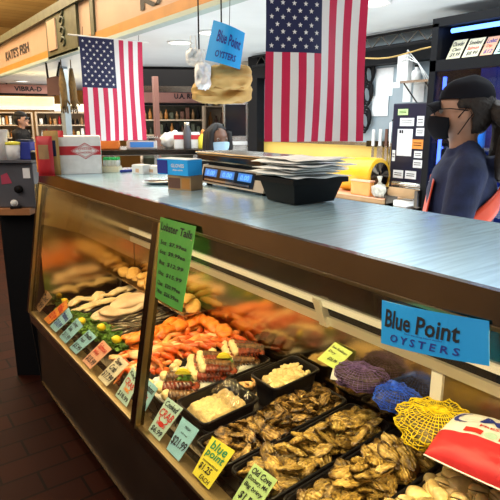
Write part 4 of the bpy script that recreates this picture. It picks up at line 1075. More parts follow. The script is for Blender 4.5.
flag('larger near stars and stripes flag hanging over the middle of the counter', Vector((Pb.x, Pb.y, Pb.z + .46 * 1.5)), .46, R(-20))

# hanging blue poster (curled) and the bags behind it
Pd = 2.75
c4 = [ond(x, y, Pd) for x, y in ((205, 60), (240, 69.5), (245, 33), (213.5, 20))]
card('hanging_oyster_poster', 'blue oysters poster hanging from the ceiling in front of the paper bags', 'poster', c4, 'sign_blue', [('Blue Point', .20, .92, .50, .80, 'ink_blue', -.04), ('OYSTERS', .24, .84, .14, .32, 'ink_blue')], None, .0016, None, .03)
mb = MB(); a_ = (c4[2] + c4[3]) / 2; mb.tube([a_, Vector((a_.x + .01, a_.y, CEIL))], .0015, 5); wthing(mb, 'hanging_string', 'black', 'thin dark string holding up the blue hanging poster', 'string')
def pbag(x0, y0, x1, y1, dist, m, label, seed, bulge=.06):
    a, b_ = ond(x0, y1, dist), ond(x1, y1, dist); top = ond((x0 + x1) / 2, y0, dist)
    w_ = (b_ - a); L_ = Vector((w_.x, w_.y, 0)).length; rz = math.atan2(w_.y, w_.x); h = top.z - a.z
    r = thing('paper_bag', label, 'paper bag', a, rz, None)
    for sg, nm in ((-1, 'front_panel'), (1, 'back_panel')):
        def f(u, v):
            e = max(0, 1 - abs(2 * u - 1) ** 4) ** .5 * max(0, 1 - abs(2 * v - 1) ** 4) ** .5
            w = 1 - .22 * abs(2 * v - 1) ** 5 + .04 * noise.noise(Vector((v * 4, seed, 0)))
            return Vector((L_ * (.5 + (u - .5) * w), sg * bulge * 1.5 * e * (1 + .9 * noise.noise(Vector((u * 3.5, v * 3.5, seed + sg)))), v * h + h * .10 * (2 * u - 1) ** 2 * (1 - v) - h * .12 * (2 * u - 1) ** 2 * v + .012 * noise.noise(Vector((u * 7, v * 7, seed)))))
        mb = MB(); mb.grid(f, 16, 16); mb.build(nm, m, r)
    mb = MB(); mb.box((L_ * .16, -bulge * .4, .004), (L_ * .84, bulge * .4, .014), bev=.004); mb.build('folded_base', m, r)
    mb = MB(); mb.tube([(L_ * .3, 0, h - .01), (L_ * .33, 0, h + .06), (L_ * .6, 0, h + .06), (L_ * .63, 0, h - .01)], .004, 6); mb.build('handle', m, r)
pbag(192, 80, 252, 104, 3.0, 'paper_bag', 'wide tan paper bag lowest of the bags hanging behind the blue poster', 1, .05)
pbag(207, 63, 252, 90, 2.88, 'paper_bag', 'tan paper bag directly behind the hanging blue poster', 2, .04)
pbag(195, 62, 212, 90, 2.86, 'white_paper', 'white paper bag hanging at the left of the tan bags', 3, .04)
pbag(186, 48, 203, 66, 2.95, 'white_paper', 'small white paper bag highest left behind the hanging blue poster', 4, .03)
for (px, y_, lab) in ((222, 80, 'dark hook rod holding the tan paper bags under the ceiling'), (199, 50, 'dark hook rod holding the white paper bags under the ceiling')):
    P = ond(px, y_, 2.95); mb = MB(); mb.tube([P, Vector((P.x, P.y, CEIL))], .004, 6); wthing(mb, 'hook_rod', 'black', lab, 'hook')

# small framed sign and hanging gloves near the far flag
P = [ond(x, y, 6.75) for x, y in ((47.5, 96), (60, 95), (59, 75.5), (46.5, 78))]
r = card('hanging_sign', 'small dark framed sign on two short arms below the short sign board', 'sign', P, 'ink_brown', [], None, .012)
for (a, b_) in (((48, 78), (42, 70)), ((57, 76), (60, 66))):
    e_ = ond(*b_, 6.75); e_.z = CEIL; e_.x = max(e_.x, 1.87); mb = MB(); mb.tube([ond(*a, 6.75), e_], .012, 6); wpart(mb, 'arm', 'black', r)
for k, (px, lab) in enumerate(((64.5, 'left one of two brown gloves hung beside the far flag'), (74, 'right one of two brown gloves hung beside the far flag'))):
    P = ond(px, 108, 6.5); P.x = max(P.x, 1.9); mb = MB(); mb.tube([P + Vector((0, 0, .42)), Vector((P.x, P.y, CEIL))], .006, 5)
    mb.tube([P + Vector((0, 0, .43)), P + Vector((.0, 0, .26)), P + Vector((.01, 0, .10)), P], [.028, .065, .055, .04], 10, .6)
    for q in range(4): mb.tube([P + Vector((-.03 + .02 * q, .0, .02)), P + Vector((-.035 + .024 * q, 0, -.05 - .01 * (q % 2)))], [.011, .008], 6)
    mb.tube([P + Vector((.035, 0, .09)), P + Vector((.07, 0, .03))], [.012, .008], 6)
    wthing(mb, 'work_glove', mat('glove_brown', (.13, .08, .025), .8, 0, .3, 20), lab, 'glove')

# ================================================================== back wall dressing
def wq(x0, y0, x1, y1, X):   # wall rectangle from pixel box, facing the customer; returns quad BL BR TR TL
    xm, ym = (x0 + x1) / 2, (y0 + y1) / 2
    ya, yb = onx(x0, ym, X).y, onx(x1, ym, X).y; zt, zb = onx(xm, y0, X).z, onx(xm, y1, X).z
    return [Vector((X, ya, zb)), Vector((X, yb, zb)), Vector((X, yb, zt)), Vector((X, ya, zt))]
def wbox(mb, x0, y0, x1, y1, X, d):
    q = wq(x0, y0, x1, y1, X); mb.box((X, q[1].y, q[0].z), (X + d, q[0].y, q[2].z)); return mb
def paper(x0, y0, x1, y1, X, label, m='white_paper', group=None, lines=None, nm='posted_paper', cat='paper'):
    return card(nm, label, cat, wq(x0, y0, x1, y1, X - .004), m, lines or [], group, .0014)
WX = WALLX
paper(376, 68, 393, 96, WX, 'upper large white notice on the grey back wall right of the near flag')
paper(372, 96, 388, 116, WX - .004, 'lower large white notice overlapping under the upper one on the back wall')
paper(393, 82, 400, 88, WX, 'small white card on the back wall between the notices and the shelf')
paper(403, 82, 411, 102, WX, 'narrow white sheet under the wall shelf, left one')
paper(413, 84, 424, 102, WX - .002, 'wider white sheet under the wall shelf, right one')
paper(360, 56, 376, 68, WX, 'tan paper sheet peeling at the upper left of the back wall', 'cardboard')
# clip strips hung on the wall
for k, (px, py, lab) in enumerate(((370, 72, 'black cable bundle hung highest beside the white wall notices'), (368, 92, 'black cable bundle hung in the middle beside the white wall notices'), (366, 118, 'black cable bundle hung lowest beside the white wall notices'))):
    P = onx(px, py, WX - .035); mb = MB()
    for q in range(3): mb.tube([P + Vector((.0, .05 * math.cos(a) + .01 * q, .085 * math.sin(a) - .02 * q)) for a in [i * .63 for i in range(11)]], .011, 6)
    wthing(mb, 'cable_bundle', 'black', lab, 'cable bundle')
# shelf with box and bottles
q = wq(400, 80, 428, 82.5, WX - .2)
r = thing('wall_shelf', 'small grey metal shelf on the back wall right of the notices', 'shelf', (WX - .1, (q[0].y + q[1].y) / 2, q[0].z))
wpart(MB().box((WX - .2, q[1].y, q[0].z), (WX, q[0].y, q[2].z)), 'board', 'steel', r)
for yy in (q[1].y + .03, q[0].y - .03): 
    mb = MB(); mb.tube([(WX - .19, yy, q[0].z), (WX - .01, yy, q[0].z - .14)], .006, 5); wpart(mb, 'bracket', 'steel_dark', r)
zt = q[2].z
P = Vector((WX - .12, onx(404, 80, WX - .12).y, zt)); r = thing('white_router', 'white box with cables standing at the left of the wall shelf', 'box', P)
MB().box((-.03, -.05, 0), (.03, .05, .20), bev=.004).build('casing', 'white', r)
for k in range(3):
    mb = MB(); mb.tube([(-.03, -.02 + .02 * k, .15), (-.07, -.07, .22 - .03 * k), (-.05, -.16, .12), (-.04, -.22 - .02 * k, .0)], .004, 5); mb.build('cable', 'white', r)
P = Vector((WX - .12, onx(416, 80, WX - .12).y, zt)); r = thing('white_bottle', 'white bottle standing at the right of the wall shelf', 'bottle', P)
MB().lathe([(.035, 0), (.036, .06), (.033, .07), (.014, .085), (.014, .10), (.0001, .10)], 16).build('body', 'white', r); MB().lathe([(.016, .10), (.016, .115), (.0001, .116)], 12).build('cap', 'black', r)
# knives on the ledge strip
zl = LEDGE + .03
for k, (px, lab) in enumerate(((373, 'white handled knife hung at the left of the wall ledge'), (380, 'white handled knife with a wide blade hung in the middle of the wall ledge'), (386, 'dark handled knife hung at the right of the wall ledge'))):
    P = onx(px, 146, WX - .045); r = thing('knife', lab, 'knife', P)
    MB().box((-.008, -.014, 0), (.008, .014, .14), bev=.004).build('handle', 'white' if k < 2 else 'ink_brown', r)
    mb = MB(); bw = .030 if k == 1 else .014; mb.prism([(-.0015, -bw, 0), (-.0015, bw, 0), (-.0015, bw, -.20), (-.0015, 0, -.27), (-.0015, -bw, -.2)], (.003, 0, 0)); mb.build('blade', 'steel', r)
mb = MB(); q = wq(366, 141, 389, 147, WX - .04); wthing(MB().box((WX - .037, q[1].y, q[0].z - .0), (WX - .030, q[0].y, q[2].z)), 'knife_strip', 'steel_dark', 'dark metal knife strip along the wall ledge holding the knives', 'knife strip')
# dark panel with papers: side cabinet
q = wq(391, 103, 428, 189, 3.3)
r = thing('dark_cabinet', 'tall dark navy cabinet covered with papers left of the woman', 'cabinet', (3.45, (q[0].y + q[1].y) / 2, 0))
wpart(MB().box((3.3, q[1].y, .06), (3.58, q[0].y, q[2].z), bev=.006), 'body', 'navy_panel' if 'navy_panel' in M else mat('navy_panel', (.012, .014, .035), .3), r)
wpart(MB().box((3.32, q[1].y + .01, 0), (3.57, q[0].y - .01, .06)), 'plinth', 'black', r)
mb = MB(); yy = q[0].y - .015; mb.tube([(3.285, yy, q[2].z - .12), (3.262, yy, q[2].z - .14), (3.262, yy, q[2].z - .50), (3.285, yy, q[2].z - .52)], .007, 6); wpart(mb, 'handle', 'steel', r)
CX = 3.3
for a in [(398, 109, 408, 115, 'card_green', 'pale green slip at the top of the dark cabinet', 0), (400, 118, 414, 126, 'white_paper', 'white slip with text lines below the green slip on the cabinet', 0),
          (417, 116, 424, 126, 'white_paper', 'white slip at the top right of the dark cabinet', 0), (397, 129, 412, 156, 'white_paper', 'largest white sheet on the dark cabinet', 1),
          (416, 128, 424, 136, 'white_paper', 'small white slip above the orange note on the cabinet', 0), (412, 139.5, 423, 149, 'card_orange', 'orange note at the right of the dark cabinet', 0),
          (414, 151, 422, 158, 'white_paper', 'small white slip just below the orange note', 0), (413, 160, 422, 168, 'white_paper', 'small white slip second below the orange note', 0),
          (393, 170, 403, 178, 'white_paper', 'crumpled white label low left on the cabinet', 0), (405, 171, 416, 179, 'white_paper', 'crumpled white label low right on the cabinet', 0), (392, 150, 395, 161, 'white_paper', 'thin white strip at the left edge of the cabinet', 0)]:
    def ex(root, f0, n, big=a[6], w_=a[2] - a[0]):
        mb = MB()
        if big: mb.face([f0(*u) + n * .001 for u in ((.12, .84), (.24, .84), (.24, .96), (.12, .96))]); mb.face([f0(*u) + n * .001 for u in ((.27, .84), (.38, .84), (.38, .96), (.27, .96))])
        else:
            for v in (.35, .6): mb.face([f0(*u) + n * .001 for u in ((.12, v), (.86, v), (.86, v + .08), (.12, v + .08))])
        mb.build('printed_marks', 'ink' if big else 'steel_dark', root)
    card('posted_paper', a[5], 'paper', wq(*a[:4], CX - .004), a[4], [], None, .0014, ex)
# back worktop and what stands on it
wtz = .93
r = thing('back_worktop', 'steel worktop running along the yellow back wall', 'worktop', (3.2, 2.6, 0))
ya, yb = 4.3, wq(391, 103, 428, 189, 3.3)[0].y + .03
wpart(MB().box((2.9, yb, wtz - .04), (3.58, ya, wtz)), 'top', 'steel', r)
for yy in (yb + .05, ya - .05):
    for xx in (2.94, 3.54): wpart(MB().box((xx - .02, yy - .02, 0), (xx + .02, yy + .02, wtz - .04)), 'leg', 'steel', r)
wpart(MB().box((2.93, yb + .03, .25), (3.55, ya - .03, .27)), 'lower_shelf', 'steel', r)
# things are lifted into view on a shallow riser
zr = 1.03
P = onx(352, 196, 3.02)
r = thing('riser', 'low tan wooden riser on the back worktop under the yellow drum', 'riser', (3.02, P.y, wtz))
wpart(MB().box((2.92, onx(392, 190, 3.02).y, wtz), (3.27, onx(318, 190, 3.02).y, zr)), 'block', 'cardboard', r); wpart(MB().box((2.915, onx(392, 190, 3.02).y, zr), (3.28, onx(318, 190, 3.02).y, zr + .006)), 'top_board', 'card_pink', r)
zr += .006
# yellow drum lying on its side
a, b_ = onx(343, 185, 3.12), onx(379, 185, 3.12); cz_ = zr + .135
r = thing('yellow_drum', 'large yellow roll lying on its side with a dark grey end', 'roll', (3.12, (a.y + b_.y) / 2, zr))
TT = Matrix.Translation((0, 0, .135)) @ Matrix.Rotation(R(90), 4, 'X') 
L_ = abs(a.y - b_.y) / 2
MB().lathe([(.06, -L_), (.125, -L_), (.133, -L_ + .012), (.133, L_ - .012), (.125, L_), (.06, L_)], 32, TT).build('wrap', mat('yellow_roll', (.80, .46, .02), .3, 0, .05, 6), r)
MB().lathe([(.0001, L_ - .004), (.10, L_ - .004), (.10, L_ + .004), (.04, L_ + .004), (.04, L_ + .012), (.0001, L_ + .012)], 28, TT).build('end_disc', 'steel_dark', r)
MB().lathe([(.0001, -L_ + .004), (.06, -L_ + .004), (.06, -L_ - .004), (.0001, -L_ - .004)], 20, TT).build('core', 'cardboard', r)
# clear orange deli box and glass jar
q = wq(350, 180, 369, 202, 2.93)
r = thing('deli_container', 'clear orange tinted plastic container in front of the yellow roll', 'container', (2.955, (q[0].y + q[1].y) / 2, zr))
hh = q[2].z - zr
MB().box((-.02, -abs(q[0].y - q[1].y) / 2, 0), (.03, abs(q[0].y - q[1].y) / 2, hh * .9), bev=.006).build('tub', mat('amber', (.80, .34, .08), .25, 0, .1, 10), r); MB().box((-.024, -abs(q[0].y - q[1].y) / 2 - .004, hh * .9), (.034, abs(q[0].y - q[1].y) / 2 + .004, hh), bev=.003).build('lid', 'card_pink', r)
P = onx(377, 200, 2.93)
r = thing('bagged_ice', 'small knotted clear plastic bag beside the orange container', 'plastic bag', (2.95, P.y, zr))
MB().ball((0, 0, .05), (.045, .06, .05), 3, lambda p: p * (1 + .25 * noise.noise(p * 3))).build('bag', mat('cloudy', (.48, .46, .38), .3, 0, .4, 25), r)
mb = MB(); mb.tube([(0, 0, .09), (0, 0, .115), (.01, .01, .15)], [.025, .009, .02], 8); mb.build('knot', 'cloudy', r)
# cling film roll dispenser below the cabinet papers
q = wq(388, 186, 419, 193, 2.98)
ymid = (q[0].y + q[1].y) / 2; Lh = abs(q[0].y - q[1].y) / 2
r = thing('film_dispenser', 'steel wrap dispenser with tan roll below the papered dark cabinet', 'dispenser', (2.98, ymid, 0))
zc = q[0].z
wpart(MB().box((2.93, ymid - Lh, 0), (3.10, ymid + Lh, zc - .16)), 'stand', 'steel_dark', r)
mb = MB(); mb.tube([(2.99, ymid - Lh, zc), (2.99, ymid + Lh, zc)], .032, 16); wpart(mb, 'film_roll', 'cardboard', r)
mb = MB(); mb.tube([(3.03, ymid - Lh, zc + .05), (3.03, ymid + Lh, zc + .05)], .020, 12); wpart(mb, 'steel_bar', 'steel', r)
for sg in (-1, 1): wpart(MB().box((2.95, ymid + sg * Lh - .012, zc - .16), (3.08, ymid + sg * Lh + .012, zc + .03)), 'side_arm', 'steel_dark', r)
wpart(MB().box((2.935, ymid - Lh * .5, zc - .16), (3.06, ymid + Lh * .3, zc - .05)), 'film_box', 'white', r)
for (px, lab) in ((368, 'left small dark square tin hung on the yellow wall'), (380.5, 'right small dark square tin hung on the yellow wall')):
    q = wq(px - 4, 167, px + 4, 175, WX - .03); r = thing('wall_tin', lab, 'tin', (WX - .03, (q[0].y + q[1].y) / 2, q[0].z))
    wpart(MB().box((WX - .03, q[1].y, q[0].z), (WX, q[0].y, q[2].z), bev=.004), 'tin_body', mat('olive_tin', (.12, .09, .015), .5), r); wpart(MB().box((WX - .034, q[1].y + .02, q[0].z + .02), (WX - .03, q[0].y - .02, q[2].z - .02)), 'front_window', 'black', r)

# ================================================================== upright drinks fridge at the right
FRX = 3.0
yL = onx(430, 60, FRX).y; yR = yL - 1.5; zT = onx(440, 23, FRX).z
r = thing('glass_door_fridge', 'tall black glass-door fridge with blue light behind the woman', 'fridge', (3.3, (yL + yR) / 2, 0))
z1 = onx(440, 60, FRX).z; z0 = onx(440, 71, FRX).z
B_ = lambda lo, hi, n, m, par=r: wpart(MB().box(lo, hi), n, m, par)
B_((FRX + .04, yR, .1), (3.58, yR + .03, zT), 'side_panel', 'black'); B_((FRX + .04, yL - .03, .1), (3.58, yL, zT), 'side_panel', 'black')
B_((FRX + .04, yR, zT), (3.58, yL, zT + .03), 'top_panel', 'black'); B_((3.55, yR + .03, .13), (3.58, yL - .03, zT), 'back_panel', mat('fridge_back', (.03, .08, .40), .3, 0, .3, 6)); B_((FRX + .02, yR, .0), (3.58, yL, .13), 'base_grille', 'black')
B_((FRX, yR, z0), (FRX + .05, yL, z1), 'header_rail', 'black'); B_((FRX, yR, zT - .02), (FRX + .05, yL, zT + .03), 'top_rail', 'black')
B_((FRX, yL - .045, .13), (FRX + .05, yL, zT), 'door_frame', 'black'); B_((FRX, yR, .13), (FRX + .05, yR + .05, zT), 'door_frame', 'black'); B_((FRX, yL - .80, .13), (FRX + .05, yL - .73, z0), 'door_frame', 'black')
B_((FRX + .01, yR + .05, .15), (FRX + .016, yL - .045, z0), 'door_pane', 'fridge_glass')
for k in range(4): B_((FRX + .10, yR + .03, .40 + .33 * k), (3.54, yL - .03, .415 + .33 * k), 'shelf', 'steel')
B_((FRX + .10, yR + .03, z1 - .02), (3.54, yL - .03, z1), 'shelf', 'steel')
mb = MB(); mb.tube([(FRX + .12, yL - .06, zT - .035), (FRX + .12, yR + .06, zT - .035)], .014, 8); wpart(mb, 'light_tube', mat('blue_tube', (.12, .30, 1), .4, emit=4), r)
mb = MB(); mb.tube([(FRX + .09, yL - .06, .2), (FRX + .09, yL - .06, z0 - .03)], .012, 8); wpart(mb, 'light_tube', mat('blue_tube2', (.08, .16, .9), .4, emit=4), r)
cardtxt = [((446, 41, 459.5, 61), 'card_cream', [('Chowder', .08, .9, .68, .9, I), ('Clam', .2, .8, .42, .6, I), ('$9.99', .2, .9, .12, .34, I)], 'cream price card leftmost in the lit header of the black fridge'),
           ((462, 38, 477.5, 58), 'card_cream', [('Smoked', .08, .9, .68, .9, I), ('Salmon', .1, .85, .42, .6, 'ink_red'), ('$8.99', .2, .9, .12, .34, I)], 'cream price card second from left in the lit header of the black fridge'),
           ((480, 36, 492, 56), 'card_pink', [('Lobst', .08, .9, .68, .9, 'ink_blue'), ('Dip', .2, .7, .42, .6, 'ink_red'), ('$12', .2, .9, .12, .34, 'ink_blue')], 'pink tinted price card third in the lit header of the black fridge'),
           ((494, 34, 508, 54), 'card_mint', [('Tuna', .08, .9, .68, .9, I), ('Mix', .2, .7, .42, .6, I), ('$6', .2, .9, .12, .34, I)], 'mint price card at the picture edge in the lit header of the black fridge')]
for q_, m_c, ln, lab in cardtxt:
    q = wq(*q_, FRX + .06); zb = z1 + .002; dzz = zb - q[0].z
    q = [v + Vector((.0, 0, dzz)) for v in q]; 
    for i_ in (2, 3): q[i_] += Vector((.05, -.02, 0))
    card('fridge_card', lab, 'price card', q, m_c, ln)
rnd = random.Random(3)
for sh in range(3):
    for k in range(11):
        yy = yL - .14 - .122 * k; m_c = rnd.choice(['net_purple', 'sign_blue', 'navy', 'card_mint', 'ink_blue'])
        o = thing('drink_bottle', 'chilled bottle standing on a shelf behind the fridge glass', 'bottle', (FRX + .22, yy, .415 + .33 * (sh + 1)), 0, 'bottles in the fridge')
        if sh == 0 and k == 0: pass
        MB().lathe([(.033, 0), (.035, .01), (.035, .13), (.014, .19), (.014, .215), (.0001, .215)], 10).build('bottle_body', m_c, o); MB().lathe([(.016, .205), (.016, .228), (.0001, .229)], 10).build('cap', 'white', o)

# ================================================================== people
def person(label, loc, rz, H, shirt, hand=True, vox=.009, sk='skin', crouch=0, mask_m='navy', cap=False, hair='hair', pony=False, apron=None, glasses=False, pants='navy'):
    s = H / 1.65
    r = thing('person', label, 'person', loc, rz); r.scale = (s, s, s)
    def limb(mb, sd, g=0, part='arm'):
        sh, el, wr = Vector((sd * .165, 0, 1.345)), Vector((sd * .225, .05, 1.075)), Vector((sd * .16, .27, 1.02))
        if part == 'arm':
            mb.tube([sh, (sh + el) / 2, el], [.052 + g, .044 + g, .039 + g], 12); mb.ball(sh, .056 + g, 2); mb.ball(el, .039 + g, 2)
            mb.tube([el, el * .6 + wr * .4, wr], [.039 + g, .036 + g, .026 + g * .8], 12)
        return sh, el, wr
    def leg(mb, sd, g=0):
        hp, kn, an = Vector((sd * .09, 0, .88)), Vector((sd * .10, .02, .48)), Vector((sd * .10, -.01, .09))
        mb.tube([hp, (hp + kn) / 2, kn], [.085 + g, .072 + g, .054 + g], 12); mb.ball(kn, .054 + g, 2); mb.tube([kn, kn * .65 + an * .35, an], [.054 + g, .052 + g, .036 + g], 12)
        return an
    def torso(mb, g=0, z0=.82, z1=1.40):
        prof = [(.80, .105), (.88, .112), (.98, .098), (1.06, .094), (1.16, .104), (1.27, .110), (1.35, .092), (1.40, .062)]
        prof = [p for p in prof if z0 - .03 <= p[0] <= z1 + .01]
        mb.tube([(0, 0, z) for z, _ in prof], [a + g for _, a in prof], 20, 1.48)
    mb = MB(); torso(mb)
    mb.tube([(0, 0, 1.36), (0, .005, 1.42), (0, .015, 1.50)], [.062, .052, .050], 14)
    for sd in (-1, 1):
        _, el, wr = limb(mb, sd)
        an = leg(mb, sd); mb.tube([an + Vector((0, -.04, -.05)), an + Vector((0, .05, -.05)), an + Vector((0, .15, -.06))], [.036, .040, .026], 10)
        d = Vector((-sd * .15, .98, -.1)).normalized(); x = Vector((sd, 0, 0))
        mb.tube([wr, wr + d * .035, wr + d * .085], [.024, .034, .036], 10, .55)
        if hand:
            for k, (of, ln) in enumerate(((-.030, .066), (-.010, .076), (.011, .072), (.030, .056))):
                b0 = wr + d * .080 + x * of * -1; mb.tube([b0, b0 + d * ln * .45, b0 + d * ln * .75 + Vector((0, 0, -.012)), b0 + d * ln * .9 + Vector((0, 0, -.03))], [.0105, .0098, .009, .0075], 8)
            b0 = wr + d * .03 - x * .028; mb.tube([b0, b0 - x * .022 + d * .025, b0 - x * .026 + d * .055], [.013, .0115, .009], 8)
    # head: skull, jaw, nose, ears, lips, brow
    hc = Vector((0, .02, 1.565))
    def hf(p):
        q = p.copy()
        if q.z < 0: q.x *= 1 - .30 * q.z * q.z; q.y *= 1 - .12 * q.z * q.z; q.y += .10 * -q.z * (1 if q.y > 0 else -.6)
        if q.y > .5: q.y *= .96
        return q
    mb.ball(hc, (.074, .094, .112), 3, hf)
    mb.ball(hc + Vector((0, .082, -.068)), (.034, .024, .028), 2)
    mb.tube([hc + Vector((0, .088, .014)), hc + Vector((0, .106, -.016)), hc + Vector((0, .108, -.028))], [.010, .0145, .012], 8)
    mb.ball(hc + Vector((0, .090, -.052)), (.023, .012, .008), 2)
    mb.tube([hc + Vector((-.045, .076, .026)), hc + Vector((0, .090, .028)), hc + Vector((.045, .076, .026))], [.008, .011, .008], 8)
    for sd in (-1, 1): mb.ball(hc + Vector((sd * .075, -.002, -.012)), (.011, .020, .032), 2)
    o = mb.build('body', sk, r); md = o.modifiers.new('skin', 'REMESH'); md.mode = 'VOXEL'; md.voxel_size = vox; md.use_smooth_shade = True
    sm = o.modifiers.new('soft', 'SMOOTH'); sm.iterations = 3; sm.factor = .5
    for sd in (-1, 1):
        e = MB().ball((0, 0, 0), .0115, 2).build('eye', mat('eye_white', (.28, .25, .22), .4), r); e.location = hc + Vector((sd * .032, .0785, .006))
        MB().ball((0, .0080, 0), .0066, 2).build('iris', 'ink_brown', e)
    # clothes
    def cloth(mb, nm, m, v=.011):
        o = mb.build(nm, m, r); md = o.modifiers.new('skin', 'REMESH'); md.mode = 'VOXEL'; md.voxel_size = v; md.use_smooth_shade = True
        s2 = o.modifiers.new('soft', 'SMOOTH'); s2.iterations = 4; s2.factor = .5; return o
    mb = MB(); torso(mb, .020, .86, 1.40)
    for sd in (-1, 1): limb(mb, sd, .014)
    mb.tube([(0, 0, 1.37), (0, .004, 1.435)], [.082, .068], 16)
    for sd in (-1, 1): mb.tube([(sd * .03, -.01, 1.43), (sd * .10, -.01, 1.385), (sd * .17, 0, 1.36)], [.045, .055, .060], 12)
    mb.tube([(0, -.10, 1.36), (0, -.085, 1.40)], [.05, .04], 12, 1.8); cloth(mb, 'shirt', shirt)
    mb = MB(); torso(mb, .010, .80, .95)
    for sd in (-1, 1): leg(mb, sd, .014)
    cloth(mb, 'trousers', pants)
    for sd in (-1, 1):
        mb = MB(); mb.tube([(sd * .10, -.07, .045), (sd * .10, .0, .05), (sd * .10, .09, .042), (sd * .10, .165, .032)], [.040, .046, .046, .030], 12, .9); mb.build('shoe', 'black', r)
    # hair
    mb = MB()
    def hairf(p):
        q = p.copy(); q *= 1 + .05 * noise.noise(p * 5); return q
    mb.ball(hc + Vector((0, -.018, .014)), (.086, .096, .112), 4, hairf)
    bmesh.ops.delete(mb.b, geom=[v for v in mb.b.verts if (v.co.y > hc.y + .035 and v.co.z < hc.z + .062) or v.co.z < hc.z - .085 or (v.co.y > hc.y - .02 and v.co.z < hc.z + .005)], context='VERTS')
    if pony is True:
        for k in range(26):
            a = k * 2.4; rad = .075 * math.sqrt((k % 13 + 1) / 13); p = hc + Vector((rad * math.cos(a) * 1.05, -.125 - .055 * rr(0, 1), -.02 + rr(-.02, .02)))
            mb.tube([hc + Vector((0, -.09, .02)), p, p + Vector((rr(-.03, .03), rr(-.05, .0), -.09)), p + Vector((rr(-.04, .04), rr(-.04, .02), -.17)), p + Vector((rr(-.04, .04), rr(-.03, .03), -.23))], [.03, .038, .036, .028, .010], 8)
    ho = mb.build('hair', hair, r); ho.modifiers.new('thick', 'SOLIDIFY').thickness = .006
    if pony == 'long':
        for k in range(22):
            a = R(115 + 310 * k / 21 - 10); d = Vector((math.cos(a - R(25)), math.sin(a - R(25)), 0)); p = hc + Vector((d.x * .085, d.y * .10 - .01, .03))
            if d.y > .62: continue
            mb = mb if False else MB(); mb.tube([hc + Vector((d.x * .03, d.y * .04, .105)), p + Vector((0, 0, .02)), p + Vector((d.x * .008, d.y * .008, -.09)), p + Vector((0, 0, -.19))], [.02, .026, .026, .010], 8); mb.build('hair_lock', hair, ho)
    if cap:
        mb = MB(); mb.ball(hc + Vector((0, -.010, .052)), (.083, .098, .078), 4, lambda p: Vector((p.x, p.y, max(p.z, -.06) * (1 + .10 * noise.noise(p * 2)) + .12 * max(0, -p.y) * max(p.z, 0))))
        o = mb.build('cap', cap, r)
        mb = MB(); mb.grid(lambda u, v: hc + Vector(((u - .5) * .14, .085 + .050 * v * math.cos((u - .5) * 2.4), .046 - .016 * v - .03 * (2 * u - 1) ** 2)), 12, 6); b_ = mb.build('brim', cap, o); b_.modifiers.new('t', 'SOLIDIFY').thickness = .004
    if mask_m:
        def mf(u, v):
            a = (u - .5) * (2.3 - .5 * abs(v - .4)); q = Vector((math.sin(a) * (.082 - .022 * v * v), math.cos(a) * (.107 + .014 * math.sin(v * 3.1) - .022 * v * v), -.012 - .090 * v + .030 * (1 - math.cos(a)) * (v - .5)))
            if abs(a) < .35: q.y += .014 * (1 - abs(a) / .35) * (1 - .5 * v)
            return hc + q
        mb = MB(); mb.grid(mf, 20, 8); o = mb.build('face_mask', mask_m, r); o.modifiers.new('t', 'SOLIDIFY').thickness = .002
        for sd in (-1, 1):
            mb = MB(); mb.tube([hc + Vector((sd * .077, .022, -.02)), hc + Vector((sd * .088, -.006, .018)), hc + Vector((sd * .086, -.024, -.01)), hc + Vector((sd * .074, .018, -.08))], .0022, 5); mb.build('ear_loop', mask_m, o)
    if glasses:
        g = None; mb = MB()
        for sd in (-1, 1):
            mb.tube([hc + Vector((sd * .034 + .024 * math.cos(a), .104 - .012 * abs(math.cos(a)) * 0, .006 + .017 * math.sin(a))) for a in [i * .524 for i in range(13)]], .002, 5, cap=False)
            mb.tube([hc + Vector((sd * .058, .102, .010)), hc + Vector((sd * .080, .05, .012)), hc + Vector((sd * .086, -.01, .005))], .002, 5)
        mb.tube([hc + Vector((-.010, .104, .010)), hc + Vector((.010, .104, .010))], .002, 5); mb.build('glasses', 'black', r)
    if apron:
        prof = [(.62, .150), (.80, .150), (.92, .150), (1.00, .136), (1.10, .132)]
        mb = MB(); mb.grid(lambda u, v: Vector((1.5 * .131 * math.sin((u - .5) * 4.4), (.152) * math.cos((u - .5) * 4.4), .55 + .55 * v)), 24, 8); o = mb.build('apron', apron, r); o.modifiers.new('t', 'SOLIDIFY').thickness = .004
        mb = MB(); mb.grid(lambda u, v: Vector(((u - .5) * .24, .142 - .03 * v, 1.10 + .22 * v)), 8, 6); q = mb.build('bib', apron, r); q.modifiers.new('t', 'SOLIDIFY').thickness = .004
        mb = MB(); mb.grid(lambda u, v: Vector((1.5 * .136 * math.sin((u - .5) * 5.6 ), .140 * math.cos((u - .5) * 5.6), 1.10 + .09 * v - .12 * math.cos((u - .5) * 5.6))), 28, 4); o = mb.build('waist_tie', apron, r); o.modifiers.new('t', 'SOLIDIFY').thickness = .006
    return r
fw_h = Vector((math.sin(yaw), math.cos(yaw)))
face = -Vector((RT.x, RT.y)) * .96 + fw_h * .28
P = onz(457, 112, 1.56); 
W_ = ond(469, 110, 2.22)
person('woman in a black cap and navy shirt behind the counter, masked, looking left', (W_.x, W_.y, 0), math.atan2(face.y, face.x) - R(90), 1.68, 'navy', True, .009, 'skin', 0, mat('mask_black', (.010, .010, .013), .9, spec=.1), mat('cap_black', (.008, .008, .012), .85, spec=.12), 'hair_brown', True, 'red_apron', True)
W2 = ond(217, 140, 3.8)
face2 = Vector((RT.x, RT.y)) * .45 - fw_h * .9
person('dark haired worker in a light blue face mask behind the weighing scale', (W2.x, W2.y, 0), math.atan2(face2.y, face2.x) - R(90), 1.52, 'black', True, .011, 'skin_dark', 0, mat('mask_blue', (.35, .55, .72), .7), None, 'hair', 'long')
W3 = ond(20, 120, 9.0); face3 = Vector((RT.x, RT.y))
